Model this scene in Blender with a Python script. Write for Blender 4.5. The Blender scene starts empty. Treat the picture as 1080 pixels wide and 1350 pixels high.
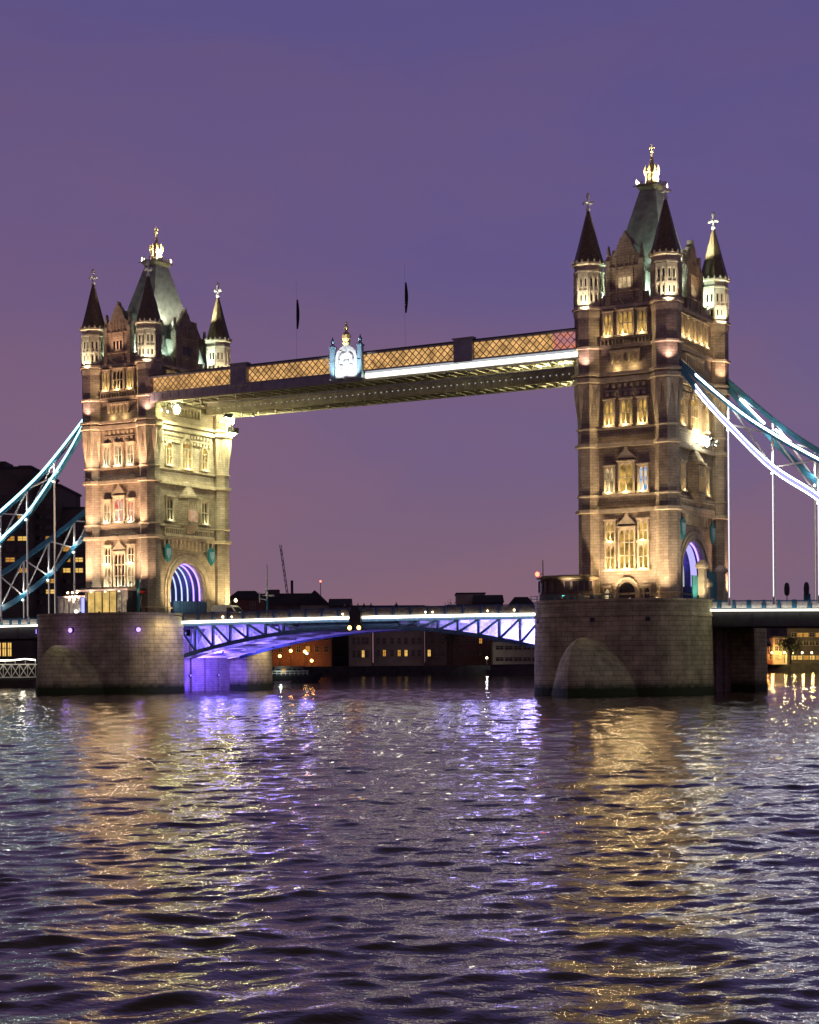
import bpy, bmesh, math, random
import numpy as np
from mathutils import Vector, Matrix
R = math.radians
random.seed(7)
S = bpy.context.scene
COL = S.collection

def srgb(r, g, b):
    def f(c):
        c /= 255.0
        return c / 12.92 if c <= 0.04045 else ((c + 0.055) / 1.055) ** 2.4
    return (f(r), f(g), f(b))

# ------------------------------------------------------------------ camera
TH = R(29.7913); CT, ST = math.cos(TH), math.sin(TH)
CAMX, CAMY, CAMZ = 126.193, -213.955, 4.3
cam = bpy.data.cameras.new("camera")
cam.sensor_fit = 'HORIZONTAL'; cam.sensor_width = 36.0
cam.lens = 36.0 * 2276.0 / 1080.0
cam.shift_y = (872.05 - 675.0) / 1080.0
cam.clip_start = 0.5; cam.clip_end = 9000
cam_o = bpy.data.objects.new("camera", cam); COL.objects.link(cam_o)
phi = R(0.44)
right = Vector((CT, ST, 0)); fwd = Vector((-ST, CT, 0)); up = Vector((0, 0, 1))
r2 = right * math.cos(phi) - up * math.sin(phi)
u2 = up * math.cos(phi) + right * math.sin(phi)
cam_o.matrix_world = Matrix(((r2.x, u2.x, -fwd.x, CAMX), (r2.y, u2.y, -fwd.y, CAMY), (r2.z, u2.z, -fwd.z, CAMZ), (0, 0, 0, 1)))
S.camera = cam_o

def W(P, Q):                       # P metres to the right of the viewpoint, Q metres away from it, as world x, y
    return (CAMX + P * CT - Q * ST, CAMY + P * ST + Q * CT)

# ------------------------------------------------------------------ render settings
S.view_settings.view_transform = 'Standard'; S.view_settings.look = 'None'
S.view_settings.exposure = 0.0; S.view_settings.gamma = 1.0
S.view_settings.use_curve_mapping = False
S.render.engine = 'CYCLES'
cy = S.cycles
cy.max_bounces = 5; cy.diffuse_bounces = 2; cy.glossy_bounces = 3; cy.transmission_bounces = 2
cy.caustics_reflective = False; cy.caustics_refractive = False
cy.sample_clamp_indirect = 18.0; cy.sample_clamp_direct = 0.0
cy.use_denoising = True

# ------------------------------------------------------------------ world: violet dusk sky
w = bpy.data.worlds.new("World"); S.world = w; w.use_nodes = True
nt = w.node_tree; N = nt.nodes; L = nt.links
for n in list(N): N.remove(n)
out = N.new('ShaderNodeOutputWorld'); bg = N.new('ShaderNodeBackground')
L.new(bg.outputs[0], out.inputs[0]); bg.inputs[1].default_value = 1.0
tc = N.new('ShaderNodeTexCoord'); sep = N.new('ShaderNodeSeparateXYZ'); L.new(tc.outputs['Generated'], sep.inputs[0])
ramp = N.new('ShaderNodeValToRGB'); L.new(sep.outputs[2], ramp.inputs[0])
ramp.color_ramp.interpolation = 'EASE'
SKY = [(0.0, (137, 105, 113)), (0.05, (131, 103, 118)), (0.13, (118, 98, 128)), (0.24, (103, 89, 132)), (0.36, (93, 84, 133)), (0.47, (68, 60, 82)), (0.62, (57, 51, 57)), (1.0, (47, 43, 42))]
cr = ramp.color_ramp
while len(cr.elements) < len(SKY): cr.elements.new(0.5)
for e, (p, c) in zip(cr.elements, SKY):
    e.position = p; e.color = (*srgb(*c), 1)
# slow drifts of thin cloud: mauve and blue
mp = N.new('ShaderNodeMapping'); mp.inputs['Scale'].default_value = (3.0, 3.0, 9.0); L.new(tc.outputs['Generated'], mp.inputs[0])
nz = N.new('ShaderNodeTexNoise'); nz.inputs['Scale'].default_value = 1.6; nz.inputs['Detail'].default_value = 6; nz.inputs['Roughness'].default_value = 0.55; nz.inputs['Distortion'].default_value = 0.6
L.new(mp.outputs[0], nz.inputs['Vector'])
mr = N.new('ShaderNodeMapRange'); mr.inputs[1].default_value = 0.35; mr.inputs[2].default_value = 0.65; mr.inputs[3].default_value = 0.0; mr.inputs[4].default_value = 1.0
L.new(nz.outputs[0], mr.inputs[0])
dt = N.new('ShaderNodeVectorMath'); dt.operation = 'DOT_PRODUCT'; dt.inputs[1].default_value = (CT, ST, 0); L.new(tc.outputs['Generated'], dt.inputs[0])
az = N.new('ShaderNodeMapRange'); az.inputs[1].default_value = -0.30; az.inputs[2].default_value = 0.30; az.inputs[3].default_value = 1.0; az.inputs[4].default_value = 0.0; L.new(dt.outputs['Value'], az.inputs[0])
av = N.new('ShaderNodeMath'); av.operation = 'MULTIPLY_ADD'; av.inputs[1].default_value = 0.55; L.new(mr.outputs[0], av.inputs[0])
a2 = N.new('ShaderNodeMath'); a2.operation = 'MULTIPLY'; a2.inputs[1].default_value = 0.45; L.new(az.outputs[0], a2.inputs[0]); L.new(a2.outputs[0], av.inputs[2])
tint = N.new('ShaderNodeMixRGB'); tint.inputs[1].default_value = (0.86, 0.92, 1.10, 1); tint.inputs[2].default_value = (1.17, 1.00, 0.93, 1)
L.new(av.outputs[0], tint.inputs[0])
mul = N.new('ShaderNodeMixRGB'); mul.blend_type = 'MULTIPLY'; mul.inputs[0].default_value = 1.0
L.new(ramp.outputs[0], mul.inputs[1]); L.new(tint.outputs[0], mul.inputs[2]); L.new(mul.outputs[0], bg.inputs[0])

# ------------------------------------------------------------------ materials
MAT = {}
def pmat(name, col, rough=0.8, metal=0.0, noise=0.0, nscale=1.5, bump=0.0, bscale=6.0, spec=0.5):
    m = bpy.data.materials.new(name); m.use_nodes = True
    t = m.node_tree; b = t.nodes['Principled BSDF']
    b.inputs['Base Color'].default_value = (*col, 1); b.inputs['Roughness'].default_value = rough; b.inputs['Metallic'].default_value = metal
    b.inputs['Specular IOR Level'].default_value = spec
    tcx = t.nodes.new('ShaderNodeTexCoord')
    if noise:
        n = t.nodes.new('ShaderNodeTexNoise'); n.inputs['Scale'].default_value = nscale; n.inputs['Detail'].default_value = 5
        t.links.new(tcx.outputs['Object'], n.inputs['Vector'])
        x = t.nodes.new('ShaderNodeMixRGB')
        x.inputs[1].default_value = (*[c * (1 - noise) for c in col], 1); x.inputs[2].default_value = (*[min(1, c * (1 + noise)) for c in col], 1)
        r = t.nodes.new('ShaderNodeMapRange'); r.inputs[1].default_value = 0.3; r.inputs[2].default_value = 0.7
        t.links.new(n.outputs[0], r.inputs[0]); t.links.new(r.outputs[0], x.inputs[0]); t.links.new(x.outputs[0], b.inputs['Base Color'])
    if bump:
        n = t.nodes.new('ShaderNodeTexNoise'); n.inputs['Scale'].default_value = bscale; n.inputs['Detail'].default_value = 4
        t.links.new(tcx.outputs['Object'], n.inputs['Vector'])
        bu = t.nodes.new('ShaderNodeBump'); bu.inputs['Strength'].default_value = bump; bu.inputs['Distance'].default_value = 0.1
        t.links.new(n.outputs[0], bu.inputs['Height']); t.links.new(bu.outputs[0], b.inputs['Normal'])
    MAT[name] = m
    return m

def masonry(name, c1, c2, mortar, bw=1.1, bh=0.45, stain=0.0, weed=False, bump=0.35):
    """coursed stone: brick pattern wrapped round vertical walls by the mix of x+y and z, with blotches of weathering"""
    m = pmat(name, c1, 0.85)
    t = m.node_tree; b = t.nodes['Principled BSDF']; n = t.nodes; l = t.links
    tcx = n.new('ShaderNodeTexCoord'); sp = n.new('ShaderNodeSeparateXYZ'); l.new(tcx.outputs['Object'], sp.inputs[0])
    ge = n.new('ShaderNodeNewGeometry'); sn = n.new('ShaderNodeSeparateXYZ'); l.new(ge.outputs['Normal'], sn.inputs[0])
    ab = n.new('ShaderNodeMath'); ab.operation = 'ABSOLUTE'; l.new(sn.outputs[0], ab.inputs[0])
    gt = n.new('ShaderNodeMath'); gt.operation = 'GREATER_THAN'; gt.inputs[1].default_value = 0.7; l.new(ab.outputs[0], gt.inputs[0])
    mx = n.new('ShaderNodeMix'); mx.data_type = 'FLOAT'; l.new(gt.outputs[0], mx.inputs[0]); l.new(sp.outputs[0], mx.inputs[2]); l.new(sp.outputs[1], mx.inputs[3])
    cb = n.new('ShaderNodeCombineXYZ'); l.new(mx.outputs[0], cb.inputs[0]); l.new(sp.outputs[2], cb.inputs[1])
    br = n.new('ShaderNodeTexBrick'); br.inputs['Scale'].default_value = 1.0; br.inputs['Brick Width'].default_value = bw; br.inputs['Row Height'].default_value = bh
    br.inputs['Mortar Size'].default_value = 0.035; br.inputs['Mortar Smooth'].default_value = 0.4; br.inputs['Bias'].default_value = 0.0
    br.inputs['Color1'].default_value = (*c1, 1); br.inputs['Color2'].default_value = (*c2, 1); br.inputs['Mortar'].default_value = (*mortar, 1)
    l.new(cb.outputs[0], br.inputs['Vector'])
    no = n.new('ShaderNodeTexNoise'); no.inputs['Scale'].default_value = 0.45; no.inputs['Detail'].default_value = 6; no.inputs['Roughness'].default_value = 0.65
    l.new(tcx.outputs['Object'], no.inputs['Vector'])
    rg = n.new('ShaderNodeMapRange'); rg.inputs[1].default_value = 0.3; rg.inputs[2].default_value = 0.7; rg.inputs[3].default_value = 1 - stain; rg.inputs[4].default_value = 1 + 0.5 * stain
    l.new(no.outputs[0], rg.inputs[0])
    mu = n.new('ShaderNodeMixRGB'); mu.blend_type = 'MULTIPLY'; mu.inputs[0].default_value = 1; l.new(br.outputs[0], mu.inputs[1]); l.new(rg.outputs[0], mu.inputs[2])
    src = mu.outputs[0]
    if weed:                           # tide line: wet black stone and green weed low on the pier
        n2 = n.new('ShaderNodeTexNoise'); n2.inputs['Scale'].default_value = 1.2; n2.inputs['Detail'].default_value = 5; l.new(tcx.outputs['Object'], n2.inputs['Vector'])
        ad = n.new('ShaderNodeMath'); ad.operation = 'MULTIPLY_ADD'; ad.inputs[1].default_value = 1.0; l.new(n2.outputs[0], ad.inputs[0]); l.new(sp.outputs[2], ad.inputs[2])
        rw = n.new('ShaderNodeValToRGB'); e = rw.color_ramp.elements
        e[0].position = 0.0; e[0].color = (0, 0, 0, 1); e[1].position = 1.0; e[1].color = (1, 1, 1, 1)
        mw = n.new('ShaderNodeMapRange'); mw.inputs[1].default_value = 1.3; mw.inputs[2].default_value = 2.3; l.new(ad.outputs[0], mw.inputs[0])
        m2 = n.new('ShaderNodeMixRGB'); m2.inputs[1].default_value = (0.030, 0.050, 0.008, 1); l.new(mw.outputs[0], m2.inputs[0]); l.new(src, m2.inputs[2])
        src = m2.outputs[0]
    l.new(src, b.inputs['Base Color'])
    bu = n.new('ShaderNodeBump'); bu.inputs['Strength'].default_value = bump; bu.inputs['Distance'].default_value = 0.06; l.new(br.outputs['Fac'], bu.inputs['Height']); bu.invert = True
    n3 = n.new('ShaderNodeTexNoise'); n3.inputs['Scale'].default_value = 4; n3.inputs['Detail'].default_value = 5; l.new(tcx.outputs['Object'], n3.inputs['Vector'])
    b3 = n.new('ShaderNodeBump'); b3.inputs['Strength'].default_value = 0.3; b3.inputs['Distance'].default_value = 0.08
    l.new(n3.outputs[0], b3.inputs['Height']); l.new(bu.outputs[0], b3.inputs['Normal']); l.new(b3.outputs[0], b.inputs['Normal'])
    return m

def emat(name, col, strength, vary=0.0, vscale=2.0, col2=None):
    m = bpy.data.materials.new(name); m.use_nodes = True
    t = m.node_tree
    for x in list(t.nodes): t.nodes.remove(x)
    o = t.nodes.new('ShaderNodeOutputMaterial'); e = t.nodes.new('ShaderNodeEmission'); t.links.new(e.outputs[0], o.inputs[0])
    e.inputs[0].default_value = (*col, 1); e.inputs[1].default_value = strength
    if vary or col2:
        tcx = t.nodes.new('ShaderNodeTexCoord'); n = t.nodes.new('ShaderNodeTexNoise'); n.inputs['Scale'].default_value = vscale; n.inputs['Detail'].default_value = 3
        t.links.new(tcx.outputs['Object'], n.inputs['Vector'])
        r = t.nodes.new('ShaderNodeMapRange'); r.inputs[1].default_value = 0.35; r.inputs[2].default_value = 0.65
        t.links.new(n.outputs[0], r.inputs[0])
        x = t.nodes.new('ShaderNodeMixRGB'); c2 = col2 or tuple(c * (1 - vary) for c in col)
        x.inputs[1].default_value = (*c2, 1); x.inputs[2].default_value = (*col, 1)
        t.links.new(r.outputs[0], x.inputs[0]); t.links.new(x.outputs[0], e.inputs[0])
    MAT[name] = m
    return m

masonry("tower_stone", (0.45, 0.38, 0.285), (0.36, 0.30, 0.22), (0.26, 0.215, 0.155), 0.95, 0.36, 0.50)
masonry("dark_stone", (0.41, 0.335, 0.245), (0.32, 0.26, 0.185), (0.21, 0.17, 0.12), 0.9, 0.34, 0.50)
pmat("carved_stone", (0.48, 0.41, 0.29), 0.8, noise=0.25, nscale=1.2, bump=0.3, bscale=5)
masonry("pier_granite", (0.62, 0.56, 0.29), (0.52, 0.47, 0.24), (0.22, 0.195, 0.085), 1.7, 0.6, 0.55, weed=True)  # yellow tint put in the stone for warm lamplight from the near bank
pmat("slate", (0.15, 0.115, 0.06), 0.45, noise=0.35, nscale=3, bump=0.2, bscale=8)
pmat("roof_lead", (0.24, 0.24, 0.20), 0.5, noise=0.3, nscale=1.3, bump=0.15, bscale=3)
pmat("gilding", (0.88, 0.70, 0.32), 0.4, 0.35, noise=0.2, nscale=3)
pmat("pale_metal", (0.75, 0.74, 0.70), 0.5, noise=0.15)
pmat("blue_paint", (0.04, 0.19, 0.31), 0.4, noise=0.25, nscale=1)
pmat("pale_blue_paint", (0.28, 0.45, 0.55), 0.45, noise=0.2, nscale=1)
pmat("teal_paint", (0.02, 0.22, 0.26), 0.45, noise=0.25, nscale=1)
pmat("white_paint", (0.70, 0.69, 0.66), 0.5, noise=0.12, nscale=2)
pmat("walkway_steel", (0.30, 0.30, 0.32), 0.55, noise=0.2, nscale=1)
pmat("soffit_steel", (0.34, 0.33, 0.25), 0.6, noise=0.3, nscale=0.8)
pmat("lattice_paint", (0.42, 0.28, 0.20), 0.6, noise=0.2)
pmat("vault_paint", (0.03, 0.035, 0.09), 0.5, noise=0.3)
pmat("girder_paint", (0.05, 0.11, 0.25), 0.5, noise=0.25)
pmat("parapet_grey", (0.17, 0.15, 0.15), 0.6, noise=0.25)
pmat("barrier_paint", (0.015, 0.05, 0.13), 0.5, noise=0.25)
pmat("dark_metal", (0.025, 0.025, 0.028), 0.5, noise=0.3)
pmat("asphalt", (0.05, 0.05, 0.052), 0.85, noise=0.3)
pmat("dark_glass", (0.015, 0.014, 0.016), 0.12)
pmat("brick", (0.20, 0.10, 0.06), 0.85, noise=0.3, nscale=1.5)
pmat("dim_stucco", (0.36, 0.31, 0.21), 0.85, noise=0.2, nscale=0.3)
pmat("far_dark", (0.095, 0.078, 0.070), 0.9, noise=0.4, nscale=0.2)
pmat("far_roof", (0.045, 0.04, 0.045), 0.8, noise=0.3, nscale=0.3)
pmat("far_brown", (0.17, 0.125, 0.09), 0.9, noise=0.35, nscale=0.25)
pmat("bank_stone", (0.05, 0.045, 0.04), 0.9, noise=0.4, nscale=0.6)
pmat("red_paint", (0.4, 0.03, 0.02), 0.5)
pmat("van_white", (0.8, 0.78, 0.66), 0.4, noise=0.08)
pmat("rubber", (0.02, 0.02, 0.02), 0.8)
pmat("flag_cloth", (0.02, 0.016, 0.025), 0.9, noise=0.4, nscale=2)
pmat("foliage", (0.05, 0.06, 0.03), 0.9, noise=0.5, nscale=1)
pmat("bark", (0.05, 0.04, 0.03), 0.9)

emat("glass_gold", (1.0, 0.60, 0.15), 0.8, vary=0.8, vscale=0.9)
emat("glass_cream", (1.0, 0.74, 0.40), 0.8, vary=0.8, vscale=0.9)
emat("glass_blue", (0.10, 0.35, 0.9), 1.0, col2=(1.0, 0.75, 0.3), vscale=1.2)
emat("glass_red", (0.9, 0.12, 0.10), 0.8, col2=(1.0, 0.8, 0.6), vscale=1.0)
emat("walkway_glow", (1.0, 0.56, 0.20), 0.95, vary=0.6, vscale=0.9)
emat("walkway_pink", (1.0, 0.30, 0.12), 0.8, col2=(0.45, 0.22, 0.3), vscale=0.8)
emat("led_white", (0.97, 0.97, 1.0), 10.0)
emat("led_warm", (1.0, 0.93, 0.70), 9.0)
emat("led_cyan", (0.42, 0.88, 1.0), 3.2)
emat("led_blue", (0.30, 0.32, 1.0), 2.0)
emat("led_violet", (0.34, 0.22, 1.0), 3.0)
emat("led_blue_white", (0.50, 0.60, 1.0), 1.5)
emat("rod_glow_faint", (0.95, 0.85, 0.72), 0.55)
emat("led_rod", (0.95, 0.92, 1.0), 1.4)
emat("led_deck", (1.0, 0.95, 0.80), 4.5)
emat("led_lilac", (0.50, 0.45, 1.0), 1.1)
emat("led_dim", (0.8, 0.85, 0.9), 0.6)
emat("lens_warm", (1.0, 0.75, 0.4), 10.0)
emat("lens_white", (1.0, 1.0, 0.80), 28.0)
emat("lens_lime", (1.0, 0.96, 0.45), 100.0)
emat("lens_green", (0.8, 1.0, 0.85), 8.0)
emat("lens_dim", (1.0, 0.9, 0.75), 0.5)
emat("lens_red", (1.0, 0.10, 0.05), 8.0)
emat("lens_amber", (1.0, 0.55, 0.12), 9.0)
emat("street_orange", (1.0, 0.42, 0.09), 14.0)
emat("far_window", (1.0, 0.46, 0.08), 0.8, vary=0.5, vscale=0.6)
emat("far_window_bright", (1.0, 0.60, 0.14), 1.2, vary=0.4, vscale=0.8)
emat("kiosk_glow", (1.0, 0.66, 0.20), 0.95, vary=0.45, vscale=0.7)
emat("kiosk_pale", (1.0, 0.74, 0.5), 0.42, vary=0.7, vscale=1.4)

# ------------------------------------------------------------------ mesh helper
class MB:
    def __init__(s): s.v = []; s.f = []; s.m = []; s.mi = 0
    def add(s, vs, fs):
        o = len(s.v); s.v += [tuple(p) for p in vs]
        s.f += [tuple(o + i for i in f) for f in fs]; s.m += [s.mi] * len(fs); return s
    def mat(s, i): s.mi = i; return s
    def box(s, x0, x1, y0, y1, z0, z1):
        return s.add([(x0, y0, z0), (x1, y0, z0), (x1, y1, z0), (x0, y1, z0), (x0, y0, z1), (x1, y0, z1), (x1, y1, z1), (x0, y1, z1)],
                     [(0, 3, 2, 1), (4, 5, 6, 7), (0, 1, 5, 4), (1, 2, 6, 5), (2, 3, 7, 6), (3, 0, 4, 7)])
    def fbox(s, F, u0, u1, n0, n1, z0, z1):      # box in a facade's frame
        vs = [F(u, n, z) for z in (z0, z1) for (u, n) in ((u0, n0), (u1, n0), (u1, n1), (u0, n1))]
        return s.add(vs, [(0, 3, 2, 1), (4, 5, 6, 7), (0, 1, 5, 4), (1, 2, 6, 5), (2, 3, 7, 6), (3, 0, 4, 7)])
    def fquad(s, F, u0, u1, n, z0, z1):
        return s.add([F(u0, n, z0), F(u1, n, z0), F(u1, n, z1), F(u0, n, z1)], [(0, 1, 2, 3)])
    def fprism(s, F, poly, n0, n1):               # polygon of (u, z) given depth
        k = len(poly)
        vs = [F(u, n0, z) for u, z in poly] + [F(u, n1, z) for u, z in poly]
        return s.add(vs, [tuple(range(k)), tuple(range(2 * k - 1, k - 1, -1))] + [(i, k + i, k + (i + 1) % k, (i + 1) % k) for i in range(k)])
    def loft(s, rings, cap=True, close=True):
        k = len(rings[0]); vs = [p for r in rings for p in r]; fs = []
        for a in range(len(rings) - 1):
            for i in range(k if close else k - 1):
                j = (i + 1) % k
                fs.append((a * k + i, a * k + j, (a + 1) * k + j, (a + 1) * k + i))
        if cap: fs += [tuple(range(k - 1, -1, -1)), tuple((len(rings) - 1) * k + i for i in range(k))]
        return s.add(vs, fs)
    def lathe(s, cx, cy, prof, n=8, rot=None):
        a0 = math.pi / n if rot is None else rot
        return s.loft([[(cx + r * math.cos(a0 + 2 * math.pi * i / n), cy + r * math.sin(a0 + 2 * math.pi * i / n), z) for i in range(n)] for r, z in prof])
    def bar(s, a, b, w, h=None, upv=(0, 0, 1)):
        h = h or w; a = Vector(a); b = Vector(b); d = (b - a).normalized(); uv = Vector(upv)
        if abs(d.dot(uv)) > 0.99: uv = Vector((0, 1, 0))
        sx = d.cross(uv).normalized(); sy = sx.cross(d).normalized()
        q = [(-w / 2, -h / 2), (w / 2, -h / 2), (w / 2, h / 2), (-w / 2, h / 2)]
        return s.loft([[p + sx * x + sy * y for x, y in q] for p in (a, b)])
    def tube(s, a, b, r0, r1=None, n=8):
        r1 = r0 if r1 is None else r1; a = Vector(a); b = Vector(b); d = (b - a).normalized()
        uv = Vector((0, 0, 1)) if abs(d.z) < 0.95 else Vector((0, 1, 0)); sx = d.cross(uv).normalized(); sy = sx.cross(d)
        return s.loft([[p + (sx * math.cos(2 * math.pi * i / n) + sy * math.sin(2 * math.pi * i / n)) * r for i in range(n)] for p, r in ((a, r0), (b, r1))])
    def ball(s, c, r, n=8, m=5, sz=1.0):
        return s.loft([[(c[0] + r * math.sin(t) * math.cos(2 * math.pi * i / n), c[1] + r * math.sin(t) * math.sin(2 * math.pi * i / n), c[2] - r * sz * math.cos(t)) for i in range(n)]
                       for t in [math.pi * (0.04 + 0.92 * k / m) for k in range(m + 1)]])
    def build(s, name, mats, parent=None, smooth=False, loc=None, rz=None):
        me = bpy.data.meshes.new(name); me.from_pydata(s.v, [], s.f)
        for m in (mats if isinstance(mats, (list, tuple)) else [mats]): me.materials.append(MAT[m])
        me.polygons.foreach_set('material_index', s.m)
        b = bmesh.new(); b.from_mesh(me); bmesh.ops.recalc_face_normals(b, faces=b.faces); b.to_mesh(me); b.free()
        if smooth: me.polygons.foreach_set('use_smooth', [True] * len(me.polygons))
        me.update()
        o = bpy.data.objects.new(name, me); COL.objects.link(o)
        if parent: o.parent = parent
        if loc: o.location = loc
        if rz is not None: o.rotation_euler = (0, 0, rz)
        return o

def tag(o, label=None, cat=None, group=None, kind=None):
    for k, v in (('label', label), ('category', cat), ('group', group), ('kind', kind)):
        if v: o[k] = v
    return o
def thing(name, label, cat, loc=(0, 0, 0), rz=0, group=None):
    o = bpy.data.objects.new(name, None); COL.objects.link(o); o.location = loc; o.rotation_euler = (0, 0, rz); o.empty_display_size = 0.5
    return tag(o, label, cat, group)

GAIN = 3.2                             # how strongly the bridge floodlights burn against the dusk sky
def lamp(parent, loc, target, power, col, cone=90, blend=0.6, head=0.35, lens="lens_warm", radius=0.15, off=0.35, name="floodlight", base=None, ):
    """a floodlight: housing, lens facing the target and the light it throws"""
    loc = Vector(loc); d = (Vector(target) - loc).normalized()
    p = parent
    if head:
        mb = MB(); mb.bar(loc - d * head * 0.6, loc + d * 0.02, head, head * 0.8); mb.mat(1).bar(loc + d * 0.025, loc + d * 0.05, head * 0.8, head * 0.62)
        if base is not None: mb.mat(0).bar(base, loc - d * head * 0.3, 0.09)
        p = mb.build(name, ["dark_metal", lens], parent)
    ld = bpy.data.lights.new(name + "_light", 'SPOT'); ld.energy = power * GAIN; ld.color = col
    ld.spot_size = R(cone); ld.spot_blend = blend; ld.shadow_soft_size = radius
    lo = bpy.data.objects.new(name + "_light", ld); COL.objects.link(lo); lo.parent = p
    lo.location = loc + d * off
    lo.rotation_euler = d.to_track_quat('-Z', 'Y').to_euler()
    return p
def glow(parent, loc, power, col, radius=0.15, name="lamp_light"):
    ld = bpy.data.lights.new(name, 'POINT'); ld.energy = power * 2.4; ld.color = col; ld.shadow_soft_size = radius
    lo = bpy.data.objects.new(name, ld); COL.objects.link(lo); lo.parent = parent; lo.location = loc
    return lo

def frame_front(u, n, z): return (u, -n, z)
def frame_back(u, n, z): return (-u, n, z)
def frame_east(u, n, z): return (n, u, z)
def frame_west(u, n, z): return (-n, -u, z)

# ------------------------------------------------------------------ river (a wind-ruffled sheet out to the horizon)
def river():
    rng = np.random.default_rng(11)
    rows = [4.0, 8.0, 12.0, 15.0]
    while rows[-1] < 270: rows.append(rows[-1] + max(0.085, rows[-1] * 0.0036))
    while rows[-1] < 4200: rows.append(rows[-1] * 1.06)
    v = np.array(rows)
    u = list(np.arange(-62, -26, 0.24)) + list(np.arange(-26, 26, 0.13)) + list(np.arange(26, 62.01, 0.24)); st = 0.3
    while u[-1] < 2500: st *= 1.16; u.append(u[-1] + st)
    left = []; st = 0.3; x = -62.0
    while x > -2500: st *= 1.16; x -= st; left.append(x)
    u = np.array(left[::-1] + u)
    U, V = np.meshgrid(u, v)
    du = np.abs(np.gradient(u))[None, :] * np.ones_like(V); dv = np.gradient(v)[:, None] * np.ones_like(U)
    h = np.zeros_like(U); sx_ = np.zeros_like(U); sy_ = np.zeros_like(U)
    warp = 1.3 * np.sin(U * 0.11 + 1.0) + 1.1 * np.sin(V * 0.09 + U * 0.05)
    for k in range(150):
        lam = 0.42 * (6.0 / 0.42) ** (rng.random() ** 1.15)
        ang = math.pi / 2 + 0.22 + rng.normal(0, 0.62)
        kk = 2 * math.pi / lam; kx, ky = kk * math.cos(ang), kk * math.sin(ang)
        amp = 0.0029 * lam * (0.6 + 0.8 * rng.random()) * (0.55 if lam > 3.0 else (1.05 if lam > 1.3 else 1.55))
        res = np.maximum(np.abs(du * math.cos(ang)), np.abs(dv * math.sin(ang)))
        fade = np.clip((lam / 2.4 - res) / (lam / 5.0), 0, 1)
        ph = kx * U + ky * V + rng.random() * 6.283 + 0.25 * kk * np.sin(warp * 0.35 + k)
        patch = 0.55 + 0.45 * np.sin(0.16 * U * math.cos(k) + 0.12 * V * math.sin(1.7 * k) + k)
        a_ = amp * patch * fade; h += a_ * np.sin(ph); cp = a_ * np.cos(ph); sx_ += cp * math.cos(ang); sy_ += cp * math.sin(ang)
    U = U + 0.85 * sx_; V = V + 0.85 * sy_               # crests pull together, troughs widen
    X = CAMX + U * CT - V * ST; Y = CAMY + U * ST + V * CT
    co = np.stack([X, Y, h], -1).reshape(-1, 3)
    nr, nc = U.shape
    idx = np.arange(nr * nc).reshape(nr, nc)
    q = np.stack([idx[:-1, :-1], idx[:-1, 1:], idx[1:, 1:], idx[1:, :-1]], -1).reshape(-1, 4)
    me = bpy.data.meshes.new("river_water")
    me.vertices.add(len(co)); me.vertices.foreach_set('co', co.astype(np.float32).ravel())
    me.loops.add(q.size); me.loops.foreach_set('vertex_index', q.astype(np.int32).ravel())
    me.polygons.add(len(q)); me.polygons.foreach_set('loop_start', np.arange(0, q.size, 4, dtype=np.int32)); me.polygons.foreach_set('loop_total', np.full(len(q), 4, dtype=np.int32))
    me.update(calc_edges=True); me.polygons.foreach_set('use_smooth', [True] * len(q))
    m = bpy.data.materials.new("river_water"); m.use_nodes = True; MAT["river_water"] = m
    t = m.node_tree; b = t.nodes['Principled BSDF']; n = t.nodes; l = t.links
    b.inputs['Base Color'].default_value = (0.040, 0.030, 0.018, 1); b.inputs['Specular Tint'].default_value = (1.0, 0.92, 0.78, 1); b.inputs['Roughness'].default_value = 0.015; b.inputs['IOR'].default_value = 1.75
    tcx = n.new('ShaderNodeTexCoord')
    prev = None
    for sc, stg, dist, rot in ((2.4, 0.30, 0.060, 0.35), (7.5, 0.30, 0.024, 0.1)):
        mpx = n.new('ShaderNodeMapping'); mpx.inputs['Rotation'].default_value = (0, 0, -(TH + rot)); mpx.inputs['Scale'].default_value = (0.85, 1.25, 1)
        l.new(tcx.outputs['Object'], mpx.inputs[0])
        nz = n.new('ShaderNodeTexNoise'); nz.inputs['Scale'].default_value = sc; nz.inputs['Detail'].default_value = 2.0; nz.inputs['Roughness'].default_value = 0.5; nz.inputs['Distortion'].default_value = 0.4
        l.new(mpx.outputs[0], nz.inputs['Vector'])
        bu = n.new('ShaderNodeBump'); bu.inputs['Strength'].default_value = stg; bu.inputs['Distance'].default_value = dist; l.new(nz.outputs[0], bu.inputs['Height'])
        if prev: l.new(prev.outputs[0], bu.inputs['Normal'])
        prev = bu
    l.new(prev.outputs[0], b.inputs['Normal'])
    me.materials.append(m)
    o = bpy.data.objects.new("river_water", me); COL.objects.link(o); tag(o, kind='structure')
    tag(o, "dark rippled river reflecting the bridge lights", "river")
river()

# ------------------------------------------------------------------ bridge towers
DECK = 10.6
TX, TY = 5.3, 8.8                      # corner turret centres
NF, NE = 9.3, 5.4                      # wall planes, front and side
PINK = (1.0, 0.58, 0.39); GOLD = (1.0, 0.72, 0.36); LIME = (0.98, 1.0, 0.60); MINT = (0.72, 1.0, 0.86); CREAM = (1.0, 0.90, 0.70)

def arch_pts(hw, z0, zs, rise, n=14):   # pointed arch from right foot to left foot (u, z)
    pts = [(hw, z0), (hw, zs)]
    for i in range(1, n): 
        a = math.pi * i / n
        pts.append((hw * math.cos(a), zs + rise * (math.sin(a) ** 0.9)))
    return pts + [(-hw, zs), (-hw, z0)]

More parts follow.
